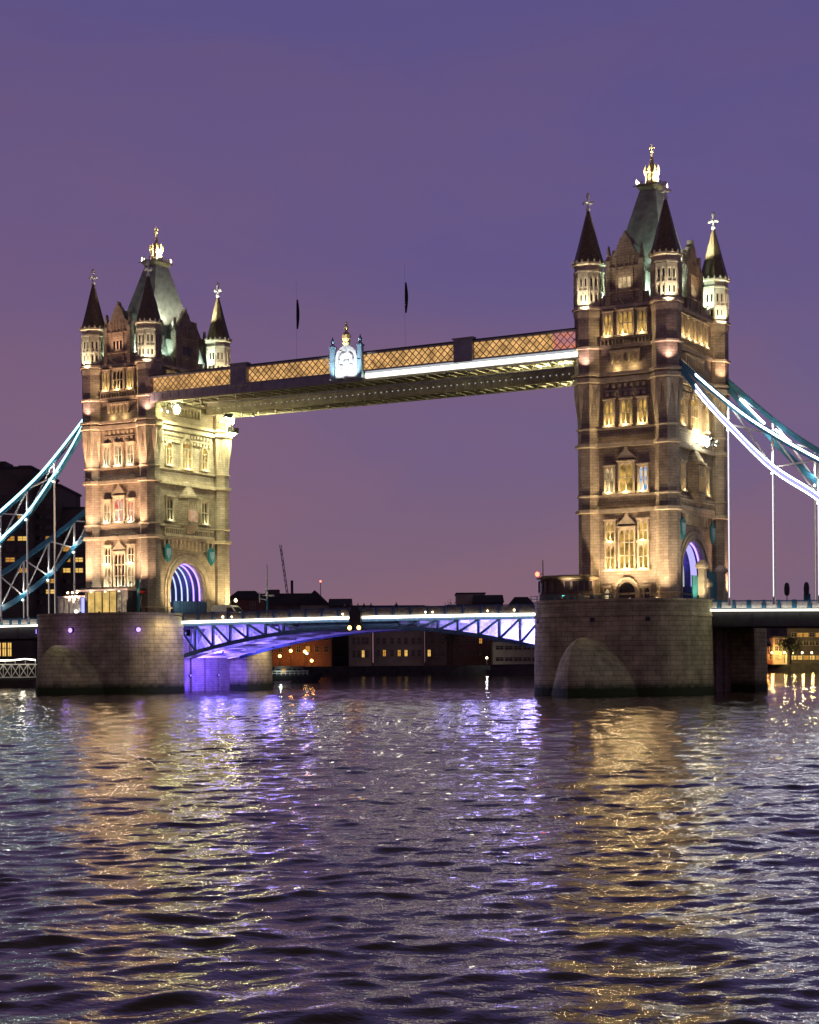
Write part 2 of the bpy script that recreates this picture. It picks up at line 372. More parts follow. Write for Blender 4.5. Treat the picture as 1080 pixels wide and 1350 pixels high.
def window(tower, F, n0, u, w_, z0, z1, lights=2, glass="dark_glass", hood=True, pointed=False, sill_lamp=0.0, lamp_col=GOLD, transoms=1, label=None):
    """stone surround with jambs, sill, mullions, transoms and hood (part), leaded pane (sub-part)"""
    d = 0.36; h = w_ / 2
    m = MB()
    m.fbox(F, u - h - 0.20, u - h, n0 - 0.05, n0 + d, z0, z1); m.fbox(F, u + h, u + h + 0.20, n0 - 0.05, n0 + d, z0, z1)
    m.fbox(F, u - h - 0.34, u + h + 0.34, n0 - 0.05, n0 + d + 0.2, z0 - 0.28, z0)
    if pointed:
        ap = [(uu + u, zz) for uu, zz in arch_pts(h, z1 - 0.01, z1 + 0.02, h * 1.25)]
        outer = [(u - h - 0.2, z1), (u - h - 0.2, z1 + h * 0.6), (u - h * 0.5, z1 + h * 1.45), (u, z1 + h * 1.85), (u + h * 0.5, z1 + h * 1.45), (u + h + 0.2, z1 + h * 0.6), (u + h + 0.2, z1)]
        m.fprism(F, outer + [(p[0], p[1] + 0.0) for p in ap], n0 - 0.05, n0 + d)
    else:
        m.fbox(F, u - h - 0.20, u + h + 0.20, n0 - 0.05, n0 + d - 0.02, z1, z1 + 0.24)
        if hood: m.fbox(F, u - h - 0.32, u + h + 0.32, n0 - 0.05, n0 + d + 0.16, z1 + 0.24, z1 + 0.40)
    lw = w_ / lights
    for i in range(1, lights):
        m.fbox(F, u - h + lw * i - 0.06, u - h + lw * i + 0.06, n0 + 0.02, n0 + d - 0.08, z0, z1)
    for k in range(1, transoms + 1):
        zt = z0 + (z1 - z0) * k / (transoms + 1)
        m.fbox(F, u - h, u + h, n0 + 0.02, n0 + d - 0.11, zt - 0.06, zt + 0.06)
    for i in range(lights):                        # cusped light heads
        a = u - h + lw * i + (0.06 if i else 0); b = u - h + lw * (i + 1) - (0.06 if i < lights - 1 else 0)
        m.fprism(F, [(a, z1), (a, z1 - 0.42), (a + (b - a) * 0.28, z1 - 0.12), ((a + b) / 2, z1)], n0 + 0.02, n0 + d - 0.14)
        m.fprism(F, [(b, z1), ((a + b) / 2, z1), (b - (b - a) * 0.28, z1 - 0.12), (b, z1 - 0.42)], n0 + 0.02, n0 + d - 0.14)
    o = m.build("window", "carved_stone", tower)
    if label: o['label'] = label
    p = MB()
    if pointed: p.fprism(F, [(uu + u, zz) for uu, zz in arch_pts(h, z0, z1, h * 1.25)], n0 + 0.01, n0 + 0.03)
    else: p.fquad(F, u - h, u + h, n0 + 0.03, z0, z1)
    p.build("pane", glass, o)
    if sill_lamp:
        q = Vector(F(u, n0 + d + 0.32, z0 + 0.10))
        glow(o, q, sill_lamp, lamp_col, 0.10, "sill_light")
    return o

def ring(m, hx, hy, over, z0, z1, rt, n=8):
    """a string course: bands on the four walls between the turrets and a collar on every turret"""
    for F, nn, half in ((frame_front, NF, TX), (frame_back, NF, TX), (frame_east, NE, TY), (frame_west, NE, TY)):
        m.fbox(F, -half, half, nn - 0.1, nn + over, z0, z1)
    for sx in (-1, 1):
        for sy in (-1, 1):
            m.lathe(sx * TX, sy * TY, [(rt, z0 - 0.006), (rt + over * 0.7, z0 + 0.12), (rt + over * 0.7, z1 + 0.006), (rt, z1 + 0.012)], 8)

def build_tower(cx, label, lit):
    near = lit == 'near'
    T = thing("bridge_tower", label, "bridge tower", (cx, 0, 0), 0, "stone towers of the bridge")
    FACES = ((frame_front, NF, TX), (frame_back, NF, TX), (frame_east, NE, TY), (frame_west, NE, TY))
    # lower storey with the road arch through it
    hw = 4.3
    ap = arch_pts(hw, DECK - 0.3, 15.0, 4.7, 20)
    poly = [(-NF, DECK - 0.3), (-NF, 23.2), (NF, 23.2), (NF, DECK - 0.3)] + ap
    m = MB(); m.fprism(lambda u, n, z: (n, u, z), poly, -NE, NE)
    m.build("lower_storey", "tower_stone", T)
    m = MB(); a = arch_pts(hw - 0.03, DECK - 0.2, 15.0, 4.67, 20); m.loft([[(xx, u, z) for u, z in a] for xx in (-NE + 0.7, NE - 0.7)], cap=False, close=False); m.build("vault_lining", "vault_paint", T)
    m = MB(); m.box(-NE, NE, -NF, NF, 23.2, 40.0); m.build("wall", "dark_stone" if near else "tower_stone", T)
    m = MB(); m.box(-NE + 0.01, NE - 0.01, -NF + 0.01, NF - 0.01, 40.0, 49.6); m.build("upper_storey", "tower_stone", T)
    # moulded arch rings on both road faces
    for F in (frame_east, frame_west):
        m = MB()
        for k, (o, pr) in enumerate(((0.0, 0.12), (0.45, 0.30), (0.95, 0.16))):
            a = arch_pts(hw + o, DECK, 15.0, 4.7 + o * 0.9, 20); b = arch_pts(hw + o + 0.40, DECK, 15.0, 4.7 + o * 0.9 + 0.4, 20)
            for i in range(len(a) - 1):
                m.fprism(F, [a[i], b[i], b[i + 1], a[i + 1]], NE - 0.02, NE + pr)
        m.build("arch_ring", "carved_stone", T)
    for k in range(9):                  # LED arches along the vault
        xx = -4.6 + k * 1.15
        a = arch_pts(hw - 0.02, 14.0, 15.0, 4.68, 18); b = arch_pts(hw - 0.20, 14.0, 15.0, 4.50, 18)
        m = MB(); m.fprism(lambda u, n, z: (n, u, z), a + b[::-1], xx, xx + (0.8 if near and k == 7 else 0.17))
        m.build("arch_light", "led_lilac" if near and k == 7 else "led_dim" if near and k < 7 else "led_violet" if k > 6 else ("led_cyan" if k < 2 else "led_blue_white"), T)
    glow(T, (2.0, 2.5, 16.6), 70, (0.25, 0.16, 1.0), 0.3, "vault_light"); glow(T, (-2.0, -2.0, 16.6), 40, (0.2, 0.2, 1.0), 0.3, "vault_light")
    # string courses and cornices
    for z0, z1, ov, rt in ((11.3, 11.75, 0.22, 1.55), (12.6, 12.85, 0.14, 1.55), (23.05, 23.55, 0.55, 1.55), (25.15, 25.42, 0.30, 1.55), (31.5, 32.0, 0.55, 1.55), (33.75, 34.0, 0.30, 1.55),
                           (39.75, 40.35, 0.45, 1.88), (40.6, 41.0, 0.62, 1.88), (44.1, 44.45, 0.38, 1.88), (49.15, 49.55, 0.42, 1.9)):
        m = MB(); ring(m, 0, 0, ov, z0, z1, rt); m.build("string_course", "carved_stone", T)
    # dentil bands under the main cornice, each side
    for F, nn, half in FACES:
        m = MB(); span = half - 2.4; k = int(span * 2 / 0.78)
        for i in range(k):
            u = -span + (i + 0.5) * 2 * span / k
            m.fbox(F, u - 0.2, u + 0.2, nn - 0.05, nn + 0.32, 39.05, 39.5); m.fbox(F, u - 0.26, u + 0.26, nn - 0.05, nn + 0.26, 38.0, 38.45)
        m.fbox(F, -span, span, nn - 0.05, nn + 0.20, 38.55, 38.75)
        m.build("dentil_band", "carved_stone", T)
    # corbelled arcade and balustrade between turrets, front and side
    for F, nn, half in FACES:
        span = half - 3.4 if half < 7 else 3.2
        m = MB(); k = 5 if half < 7 else 8; wd = 2 * span / k
        m.fbox(F, -span - 0.2, span + 0.2, nn - 0.05, nn + 0.50, 43.45, 43.75)
        for i in range(k + 1):
            u = -span + i * wd; m.fprism(F, [(u - 0.13, 43.45), (u - 0.13, 42.5), (u, 42.15), (u + 0.13, 42.5), (u + 0.13, 43.45)], nn - 0.05, nn + 0.42)
        for i in range(k):
            u = -span + (i + 0.5) * wd
            m.fprism(F, [(u - wd / 2, 43.45), (u - wd / 2, 43.0), (u, 43.35), (u + wd / 2, 43.0), (u + wd / 2, 43.45)], nn - 0.05, nn + 0.3)
        m.build("corbel_arcade", "carved_stone", T)
        m = MB(); half2 = half - 1.9
        m.fbox(F, -half2, half2, nn + 0.18, nn + 0.42, 45.2, 45.42); m.fbox(F, -half2, half2, nn + 0.16, nn + 0.44, 44.46, 44.6)
        k = int(half2 * 2 / 0.5)
        for i in range(k + 1):
            u = -half2 + 0.1 + i * (2 * half2 - 0.2) / k; m.fbox(F, u - 0.09, u + 0.09, nn + 0.22, nn + 0.38, 44.6, 45.2)
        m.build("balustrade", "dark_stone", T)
        m = MB()                         # crenellated roof parapet
        m.fbox(F, -half2, half2, nn - 0.25, nn + 0.15, 49.56, 50.3)
        k = int(half2 * 2 / 1.1)
        for i in range(k):
            u = -half2 + (i + 0.5) * 2 * half2 / k
            if abs(u) > 2.6: m.fbox(F, u - 0.3, u + 0.3, nn - 0.24, nn + 0.14, 50.3, 51.0)
        m.build("parapet", "tower_stone", T)
    # corner turrets
    for sx in (-1, 1):
        for sy in (-1, 1):
            x, y = sx * TX, sy * TY
            m = MB(); m.lathe(x, y, [(1.78, DECK - 0.3), (1.78, 11.3), (1.55, 12.0), (1.55, 38.2)], 8)
            m.lathe(x, y, [(1.56, 38.2), (1.88, 39.6), (1.88, 48.2)], 8)
            sh = m.build("corner_turret", "tower_stone", T)
            m = MB()                     # pendant spikes below the cornice
            for i in range(8):
                a = math.pi / 8 + i * math.pi / 4; a2 = a + math.pi / 8
                for aa, rr, wd, zlo in ((a, 1.52, 0.52, 34.9), (a2, 1.40, 0.30, 36.4)):
                    px, py = x + rr * math.cos(aa), y + rr * math.sin(aa)
                    m.loft([[(px + r * math.cos(t + aa), py + r * math.sin(t + aa), z) for t in [math.pi / 2 * j for j in range(4)]] for r, z in ((0.05, zlo), (wd * 0.35, zlo + 1.4), (wd * 0.8, zlo + 3.0), (wd, 39.6))])
            m.build("pendant_corbel", "carved_stone", sh)
            m = MB(); m.lathe(x, y, [(1.88, 48.2), (2.02, 48.9), (2.02, 49.12)], 8); m.lathe(x, y, [(2.0, 49.57), (1.86, 49.9), (1.86, 55.0)], 8)
            m.lathe(x, y, [(1.98, 54.05), (2.02, 54.1), (2.02, 54.3), (1.98, 54.34)], 8)
            for i in range(8): 
                a = i * math.pi / 4
                ca, sa = math.cos(a), math.sin(a); nn_ = 1.86 * math.cos(math.pi / 8)
                F = lambda u, n, z: (x + ca * n - sa * u, y + sa * n + ca * u, z)
                for u in (-0.62, 0.0, 0.62): m.fbox(F, u - 0.08, u + 0.08, nn_ - 0.05, nn_ + 0.14, 49.9, 53.6)
                m.fbox(F, -0.7, 0.7, nn_ - 0.05, nn_ + 0.12, 53.4, 54.0); m.fbox(F, -0.62, 0.62, nn_ - 0.05, nn_ + 0.13, 51.4, 51.7)
                m.mat(1)
                for u in (-0.31, 0.31):
                    m.fbox(F, u - 0.10, u + 0.10, nn_ - 0.05, nn_ + 0.02, 50.3, 51.1); m.fbox(F, u - 0.10, u + 0.10, nn_ - 0.05, nn_ + 0.02, 52.2, 53.2)
                m.mat(0)
            m.build("turret_drum", ["carved_stone", "dark_glass"], sh)
            m = MB(); m.lathe(x, y, [(1.9, 54.96), (2.16, 55.1), (2.16, 55.32), (2.0, 55.4)], 8); 
            for i in range(16):
                a = math.pi * i / 8; m.box(x + 2.08 * math.cos(a) - 0.1, x + 2.08 * math.cos(a) + 0.1, y + 2.08 * math.sin(a) - 0.1, y + 2.08 * math.sin(a) + 0.1, 55.3, 55.62)
            m.build("eave", "carved_stone", sh)
            m = MB(); m.lathe(x, y, [(2.0, 55.38), (1.28, 58.0), (0.62, 60.6), (0.16, 62.4)], 8); sp = m.build("spire", "slate", sh)
            m = MB(); m.tube((x, y, 62.1), (x, y, 64.1), 0.19, 0.12); m.ball((x, y, 62.5), 0.32); m.ball((x, y, 64.25), 0.26, sz=1.6)
            for a in (0, math.pi / 2): m.bar((x - 0.6 * math.cos(a), y - 0.6 * math.sin(a), 63.35), (x + 0.6 * math.cos(a), y + 0.6 * math.sin(a), 63.35), 0.22)
            for a in range(4): m.ball((x + 0.6 * math.cos(a * math.pi / 2), y + 0.6 * math.sin(a * math.pi / 2), 63.35), 0.2)
            m.build("finial", "pale_metal", sh)
    # main roof, platform and gilded crown
    def rr(hx, hy, z): return [(-hx, -hy, z), (hx, -hy, z), (hx, hy, z), (-hx, hy, z)]
    m = MB(); m.loft([rr(4.45, 7.2, 49.62), rr(4.25, 6.9, 51.0), rr(2.55, 4.05, 59.0), rr(1.15, 1.5, 66.0)])
    rf = m.build("roof", "roof_lead", T)
    m = MB(); m.loft([rr(1.15, 1.5, 66.01), rr(1.5, 1.85, 66.5), rr(1.5, 1.85, 66.75)])
    for xx in (-1.4, -0.7, 0, 0.7, 1.4):
        for yy in (-1.75, 1.75): m.box(xx - 0.06, xx + 0.06, yy - 0.06, yy + 0.06, 66.75, 67.35)
    for yy in (-1.1, -0.4, 0.4, 1.1):
        for xx in (-1.4, 1.4): m.box(xx - 0.06, xx + 0.06, yy - 0.06, yy + 0.06, 66.75, 67.35)
    m.build("platform", "slate", rf)
    m = MB()
    m.lathe(0, 0, [(1.0, 66.76), (1.0, 67.0), (0.86, 67.05), (0.86, 68.3), (1.02, 68.35), (1.02, 68.6), (0.4, 68.7), (0.36, 69.4), (0.16, 70.2), (0.10, 71.3)], 12)
    for i in range(8):
        a = i * math.pi / 4; px, py = 0.92 * math.cos(a), 0.92 * math.sin(a)
        m.lathe(px, py, [(0.16, 68.5), (0.2, 68.9), (0.05, 69.5)], 6); m.bar((px, py, 68.6), (0.2 * math.cos(a), 0.2 * math.sin(a), 69.9), 0.10)
    m.ball((0, 0, 70.3), 0.28); m.ball((0, 0, 71.4), 0.26); m.bar((-0.4, 0, 71.85), (0.4, 0, 71.85), 0.14); m.bar((0, -0.4, 71.85), (0, 0.4, 71.85), 0.14); m.tube((0, 0, 71.4), (0, 0, 72.3), 0.13, 0.06)
    m.build("crown_finial", "gilding", rf)
    for sx, sy in ((-1, -1), (1, -1), (1, 1)):
        lamp(rf, (1.75 * sx, 2.1 * sy, 66.6), (0, 0, 69.6), 2600, (1.0, 0.92, 0.62), 75, 0.6, 0.14, "lens_dim", 0.1, base=(1.3 * sx, 1.6 * sy, 66.5))
    # gables with their dormer roofs
    for F, nn, half in FACES:
        e = F in (frame_east, frame_west); gw = 2.6 if e else 2.25
        prof = [(gw, 49.6), (gw, 53.8), (gw * 0.92, 54.0), (gw * 0.86, 55.9), (gw * 0.62, 56.2), (gw * 0.26, 58.0), (0.22, 58.4), (0, 59.0)]
        prof = prof + [(-u, z) for u, z in prof[-2::-1]]
        m = MB(); m.fprism(F, prof, nn - 0.55, nn + 0.28)
        for s in (-1, 1):
            m.fbox(F, s * gw - 0.28, s * gw + 0.28, nn - 0.5, nn + 0.5, 49.61, 55.2)
            m.fprism(F, [(s * gw - 0.3, 55.2), (s * gw + 0.3, 55.2), (s * gw, 57.2)], nn - 0.3, nn + 0.3)
            m.fbox(F, s * gw * 0.5 - 0.09, s * gw * 0.5 + 0.09, nn + 0.2, nn + 0.42, 50.0, 55.6)
        m.fbox(F, -gw, gw, nn + 0.2, nn + 0.45, 51.15, 51.4); m.fbox(F, -gw * 0.9, gw * 0.9, nn + 0.2, nn + 0.42, 54.2, 54.4)
        for i in range(5):
            u = -1.2 + 0.6 * i; m.fbox(F, u - 0.07, u + 0.07, nn + 0.2, nn + 0.40, 54.4, 56.4 - abs(u) * 0.7)
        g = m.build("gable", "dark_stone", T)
        m = MB(); ins = 4.3 if not e else 1.9
        m.add([F(-gw, nn - 0.5, 54.0), F(gw, nn - 0.5, 54.0), F(0, nn - 0.5, 57.9), F(-gw, ins, 54.0), F(gw, ins, 54.0), F(0, ins - 0.6, 57.9)], [(0, 1, 2), (0, 2, 5, 3), (1, 4, 5, 2), (3, 5, 4)])
        m.add([F(-gw + 0.1, nn - 0.5, 49.7), F(gw - 0.1, nn - 0.5, 49.7), F(gw - 0.1, ins, 49.7), F(-gw + 0.1, ins, 49.7), F(-gw + 0.1, nn - 0.5, 54.0), F(gw - 0.1, nn - 0.5, 54.0), F(gw - 0.1, ins, 54.0), F(-gw + 0.1, ins, 54.0)], [(0, 4, 7, 3), (1, 2, 6, 5)])
        m.build("dormer_roof", "roof_lead", g)
        if F in (frame_front, frame_east):
            for i in (-1, 0, 1):
                p = MB(); p.fbox(F, i * 0.62 - 0.2, i * 0.62 + 0.2, nn + 0.2, nn + 0.31, 51.7, 53.0); p.build("pane", "glass_cream" if near else "dark_glass", g)
    # ---------------- windows of the river front
    F, n0 = frame_front, NF
    g1 = "glass_gold" if near else "glass_cream"; gd = "glass_gold" if near else "dark_glass"
    lk = 1.0 if near else 0.8; lc = GOLD if near else CREAM
    for s in (-1, 1):
        window(T, F, n0, s * 2.25, 1.15, 15.9, 18.9, 2, g1, sill_lamp=70 * lk, lamp_col=lc)
        window(T, F, n0, s * 2.25, 1.10, 19.5, 21.9, 2, gd if not near else g1, sill_lamp=50 * lk, lamp_col=lc)
        window(T, F, n0, s * 2.30, 1.10, 25.75, 28.8, 2, ("glass_blue" if s > 0 else "glass_cream") if near else ("glass_red" if s > 0 else g1), sill_lamp=60 * lk, lamp_col=lc,
               label="window with a blue glow in its leaded glass" if near and s > 0 else ("window with a red glow in its lower pane" if s > 0 else None))
        window(T, F, n0, s * 2.30, 1.05, 34.3, 37.3, 2, g1, sill_lamp=60 * lk, lamp_col=lc)
        window(T, F, n0, s * 2.35, 0.95, 45.75, 48.5, 2, "glass_gold", sill_lamp=36, lamp_col=GOLD)
    window(T, F, n0, 0, 1.95, 15.9, 20.9, 3, g1 if near else "dark_glass", transoms=2, sill_lamp=110 * lk, lamp_col=lc)
    window(T, F, n0, 0, 1.80, 25.75, 29.3, 2, "glass_gold" if near else "glass_red", sill_lamp=70 * lk, lamp_col=lc)
    window(T, F, n0, 0, 1.20, 34.3, 37.3, 2, g1, sill_lamp=60 * lk, lamp_col=lc)
    window(T, F, n0, 0, 1.90, 45.75, 48.6, 3, "glass_gold" if near else "dark_glass", transoms=1, sill_lamp=50, lamp_col=GOLD)
    for u in (-1.15, 1.15):
        glow(T, (u, -NF - 0.55, 41.5), 22, GOLD, 0.1, "cornice_light")
    for z in (21.55, 30.0):              # gablets over the middle windows
        m = MB(); m.fprism(F, [(-1.3, z), (1.3, z), (0.25, z + 1.0), (0.12, z + 1.5), (-0.12, z + 1.5), (-0.25, z + 1.0)], n0 - 0.05, n0 + 0.4)
        m.build("window_gablet", "carved_stone", T)
    # door in the base
    m = MB()
    for o, pr in ((0, 0.35), (0.3, 0.55)):
        a = arch_pts(1.15 + o, DECK, 12.6, 1.6 + o, 10); b = arch_pts(1.45 + o, DECK, 12.6, 1.9 + o, 10)
        for i in range(len(a) - 1): m.fprism(F, [a[i], b[i], b[i + 1], a[i + 1]], n0 - 0.02, n0 + pr)
    d = m.build("door", "carved_stone", T)
    p = MB(); p.fprism(F, arch_pts(1.14, DECK, 12.6, 1.6, 10), n0 + 0.02, n0 + 0.08); p.build("leaf", "dark_metal", d)
    for s in (-1, 1): window(T, F, n0, s * 2.75, 0.7, 11.95, 13.4, 1, "glass_cream" if s < 0 else "dark_glass", transoms=0)
    # ---------------- road face: shields, oriel, windows
    F, n0 = frame_east, NE
    for s in (-1, 1):
        window(T, F, n0, s * 4.4, 1.5, 26.1, 29.4, 2, "dark_glass" if not near else "glass_cream", sill_lamp=20, lamp_col=LIME if not near else GOLD)
        window(T, F, n0, s * 4.5, 1.3, 34.5, 37.0, 2, "glass_gold", pointed=True, sill_lamp=40, lamp_col=GOLD)
        window(T, F, n0, s * 4.4, 1.1, 45.75, 48.4, 2, "glass_gold", sill_lamp=40, lamp_col=GOLD)
        window(T, F, n0, s * 2.2, 1.1, 45.75, 48.4, 2, "glass_gold", sill_lamp=40, lamp_col=GOLD)
    window(T, F, n0, 0, 2.3, 34.3, 37.4, 3, "glass_gold", pointed=True, sill_lamp=70, lamp_col=GOLD)
    window(T, F, n0, 0, 1.2, 45.75, 48.4, 2, "glass_gold", sill_lamp=30, lamp_col=GOLD)
    m = MB()                             # oriel bay on a corbelled balcony
    def bay(hwid, dep, z): return [F(-hwid, n0 - 0.05, z), F(-hwid * 0.62, n0 + dep, z), F(hwid * 0.62, n0 + dep, z), F(hwid, n0 - 0.05, z)]
    m.loft([bay(0.7, 0.2, 23.7), bay(1.6, 0.9, 24.6), bay(2.1, 1.35, 25.5), bay(2.1, 1.35, 25.9)])
    m.loft([bay(2.0, 1.2, 25.9), bay(2.0, 1.2, 29.6)]); m.loft([bay(2.2, 1.45, 29.61), bay(2.2, 1.45, 29.95)]); m.loft([bay(1.9, 1.2, 29.96), bay(0.7, 0.3, 31.9), bay(0.15, 0.05, 32.4)])
    orl = m.build("oriel", "dark_stone", T)
    m = MB()
    for i in range(5):
        u = -1.05 + i * 0.525; m.fbox(F, u - 0.07, u + 0.07, n0 + 1.18, n0 + 1.34, 26.0, 29.5)
    for z in (26.0, 27.9, 29.3): m.fbox(F, -1.2, 1.2, n0 + 1.18, n0 + 1.32, z, z + 0.12)
    m.build("mullion", "carved_stone", orl)
    for i in range(4):
        u = -0.79 + i * 0.525; p = MB(); p.fquad(F, u - 0.17, u + 0.17, n0 + 1.215, 26.1, 27.85); p.build("pane", "glass_red" if not near else "glass_gold", orl)
    m = MB(); m.fbox(F, -6.2, 6.2, n0 - 0.05, n0 + 0.75, 23.56, 24.0)
    for i in range(26):
        u = -6.0 + i * 0.48; m.fbox(F, u - 0.09, u + 0.09, n0 + 0.45, n0 + 0.65, 24.0, 24.75)
    m.fbox(F, -6.2, 6.2, n0 + 0.4, n0 + 0.7, 24.75, 24.95)
    for i in range(13):
        u = -6.0 + i * 1.0; m.fprism(F, [(u - 0.16, 23.04), (u + 0.16, 23.04), (u + 0.12, 21.7), (u - 0.12, 21.7)], n0 - 0.05, n0 + 0.5)
    m.build("balcony", "carved_stone", T)
    for s in (-1, 1):
        m = MB(); u = s * 5.5; ctr = 21.0
        m.fprism(F, [(u + 0.95 * math.cos(a) * (1 if k % 2 == 0 else 0.93), ctr + 1.45 * math.sin(a)) for k, a in enumerate([math.pi / 3 * i + math.pi / 6 for i in range(6)])], n0 + 0.5, n0 + 0.75)
        sh = m.build("shield_plaque", "teal_paint", T)
        m = MB(); m.fprism(F, [(u - 0.55, ctr + 0.7), (u + 0.55, ctr + 0.7), (u + 0.5, ctr - 0.1), (u, ctr - 0.85), (u - 0.5, ctr - 0.1)], n0 + 0.76, n0 + 0.85); m.fbox(F, u - 0.07, u + 0.07, n0 + 0.86, n0 + 0.92, ctr - 0.6, ctr + 0.6)
        m.build("shield_boss", "pale_blue_paint", sh)
    # ---------------- floodlights
    if near:
        for u, pw in ((-5.6, 1700), (-2.0, 1200), (2.0, 1200), (5.6, 950)):
            lamp(T, (u, -NF - 4.2, DECK + 1.3), (u * 0.96, -NF, 20.5), pw * 1.15, (1.0, 0.70, 0.44), 95, 0.8, 0.3, "lens_warm", 0.2, base=(u, -NF - 4.2, DECK))
        lamp(T, (0.0, -NF - 2.2, 50.1), (0, -NF, 55.5), 160, (1.0, 0.78, 0.52), 80, 0.9, 0.18, "lens_dim", 0.1, base=(0, -NF, 49.4))
        lamp(T, (NE + 2.2, 0.0, 50.1), (NE, 0, 55.5), 260, (1.0, 0.66, 0.36), 80, 0.9, 0.18, "lens_dim", 0.1, base=(NE, 0, 49.4))
        for u in (-6.0, 6.0):  # broad fill floods added to lift the dark river front
            lamp(T, (u, -16.3, DECK + 1.5), (u * 0.4, -NF, 34), 800, (1.0, 0.80, 0.58), 75, 1.0, 0.25, "lens_dim", 0.3, base=(u, -16.3, DECK))
        lamp(T, (NE + 5.0, -12.0, DECK + 1.5), (NE, 0, 32), 800, (1.0, 0.82, 0.58), 75, 1.0, 0.25, "lens_dim", 0.3, base=(NE + 5.0, -12.0, DECK))  # fill flood added to lift the road face
        lamp(T, (NE + 3.0, 9.9, DECK + 1.2), (NE + 0.3, 8.8, 22), 1500, PINK, 80, 0.8, 0.3, base=(NE + 3.0, 9.9, DECK))
        lamp(T, (NE + 4.6, -7.4, DECK + 0.8), (NE, -3, 19), 420, (1.0, 0.78, 0.5), 90, 0.8, 0.25, base=(NE + 4.6, -7.4, DECK - 0.2))
        for yy, r_ in ((-0.3, 0.34), (0.9, 0.52), (2.4, 0.42)):  # glowing globes added to imitate the floodlights' flare
            m = MB(); m.lathe(NE + 1.1, yy, [(0.1, 32.2), (r_ * .7, 32.6), (r_ * 0.8, 33.1), (r_ * 0.3, 33.5)], 10); m.build("flare_globe", "lens_white", T)
        lamp(T, (NE + 2.4, 0.4, 32.9), (NE, 0, 36.5), 500, GOLD, 120, 0.8, 0.5, "lens_white", 0.1, base=(NE + 0.1, 0.4, 32.4))
        lamp(T, (NE + 2.0, 3.6, 32.9), (NE, 3.5, 37.0), 350, GOLD, 120, 0.8, 0.5, "lens_white", 0.1, base=(NE + 0.1, 3.6, 32.4))
        lamp(T, (NE + 2.4, 2.0, 32.3), (NE + 0.6, 1.5, 26.0), 300, (1.0, 0.85, 0.5), 110, 0.8, 0.4, "lens_white", 0.1, base=(NE + 0.1, 2.0, 31.8))
    else:
        for u, pw in ((-5.8, 2600), (-2.4, 1700), (1.2, 1700), (5.0, 1900)):
            lamp(T, (u, -NF - 3.9, DECK + 5.8), (u * 0.9, -NF, 24), pw * 0.42, (1.0, 0.66, 0.44), 125, 0.9, 0.25, "lens_dim", 0.25, base=(u, -NF - 3.9, DECK + 5.1))
            lamp(T, (u, -NF - 6.4, DECK + 1.4), (u * 0.9, -NF, 30), pw * 1.25, PINK, 80, 0.9, 0.25, "lens_dim", 0.25, base=(u, -NF - 6.4, DECK))
        for z, pw in ((24.0, 900), (32.5, 900)):
            for u in (-5.0, 0.0, 5.0):
                lamp(T, (u * 0.9, -NF - 2.9, z), (u, -NF, z + 8), pw, (1.0, 0.60, 0.38), 95, 0.9, 0.16, "lens_dim", 0.2, base=(u * 0.9, -NF, z - 0.5))
        for u, tz in ((-6.4, 27), (6.6, 23)):      # under the walkway ends, aimed down the road face
            lamp(T, (NE + 3.2, u, 42.6), (NE, u * 0.5, tz), 1700, LIME, 130, 0.9, 1.5, "lens_white", 0.2, base=(NE + 3.2, u, 43.3))
            lamp(T, (NE + 8.0, u, 42.6), (NE, u * 0.3, tz), 1500, LIME, 85, 0.95, 0.5, "lens_warm", 0.2, base=(NE + 8.0, u, 43.3))
        lamp(T, (NE + 2.6, 8.8, 40.6), (NE + 0.7, 8.9, 30), 1500, LIME, 110, 0.9, 1.4, "lens_white", 0.2, base=(NE + 1.0, 8.8, 40.7))
        lamp(T, (0.0, -NF - 2.2, 50.1), (0, -NF, 55.5), 420, PINK, 80, 0.9, 0.18, "lens_dim", 0.1, base=(0, -NF, 49.4))
        for xx, yy, zz_, r_ in ((3.6, -6.9, 42.2, 0.5), (3.6, 7.0, 42.2, 0.52), (2.5, 8.9, 40.7, 0.6)):  # glowing globes added for the lamps' glare and its yellow reflection
            m = MB(); m.lathe(NE + xx, yy, [(0.12, zz_ + 0.75), (r_ * 0.8, zz_ + 0.45), (r_, zz_), (r_ * 0.6, zz_ - 0.5)], 10); m.tube((NE + xx, yy, zz_ + 0.7), (NE + xx, yy, 43.3) if xx > 3 else (NE + 1.2, yy, zz_ + 0.9), 0.06); m.build("flare_globe", "lens_lime", T)
        lamp(T, (NE + 4.8, 8.8, DECK + 0.8), (NE, 8.0, 20), 2200, (1.0, 0.78, 0.40), 80, 0.8, 0.3, base=(NE + 4.8, 8.8, DECK - 0.2))
        lamp(T, (NE + 4.9, -6.5, DECK + 0.8), (NE, 0, 20), 1300, (1.0, 0.74, 0.40), 110, 0.9, 0.3, base=(NE + 4.9, -6.5, DECK - 0.2))
    for sx, sy in ((-1, -1), (1, -1), (1, 1)):     # turret wash: low coloured lamps on the cornice, pale ones at the drum foot
        dx, dy = ((0.15, -1.0) if sx < 0 else (0.5, -0.87)) if sy < 0 else (0.75, -0.66)
        ln = math.hypot(dx, dy); dx /= ln; dy /= ln
        lamp(T, (sx * TX + dx * 2.75, sy * TY + dy * 2.75, 41.3), (sx * TX + dx * 1.6, sy * TY + dy * 1.6, 46.5), 260, (1.0, 0.62, 0.55) if sy < 0 else (1.0, 0.6, 0.4), 110, 0.9, 0.14, "lens_dim", 0.1)
        lamp(T, (sx * TX + dx * 3.4, sy * TY + dy * 3.4, 47.9), (sx * TX + dx, sy * TY + dy, 53.8), 900, CREAM, 70, 0.8, 0.14, "lens_dim", 0.1, base=(sx * TX + dx * 1.8, sy * TY + dy * 1.8, 47.6))
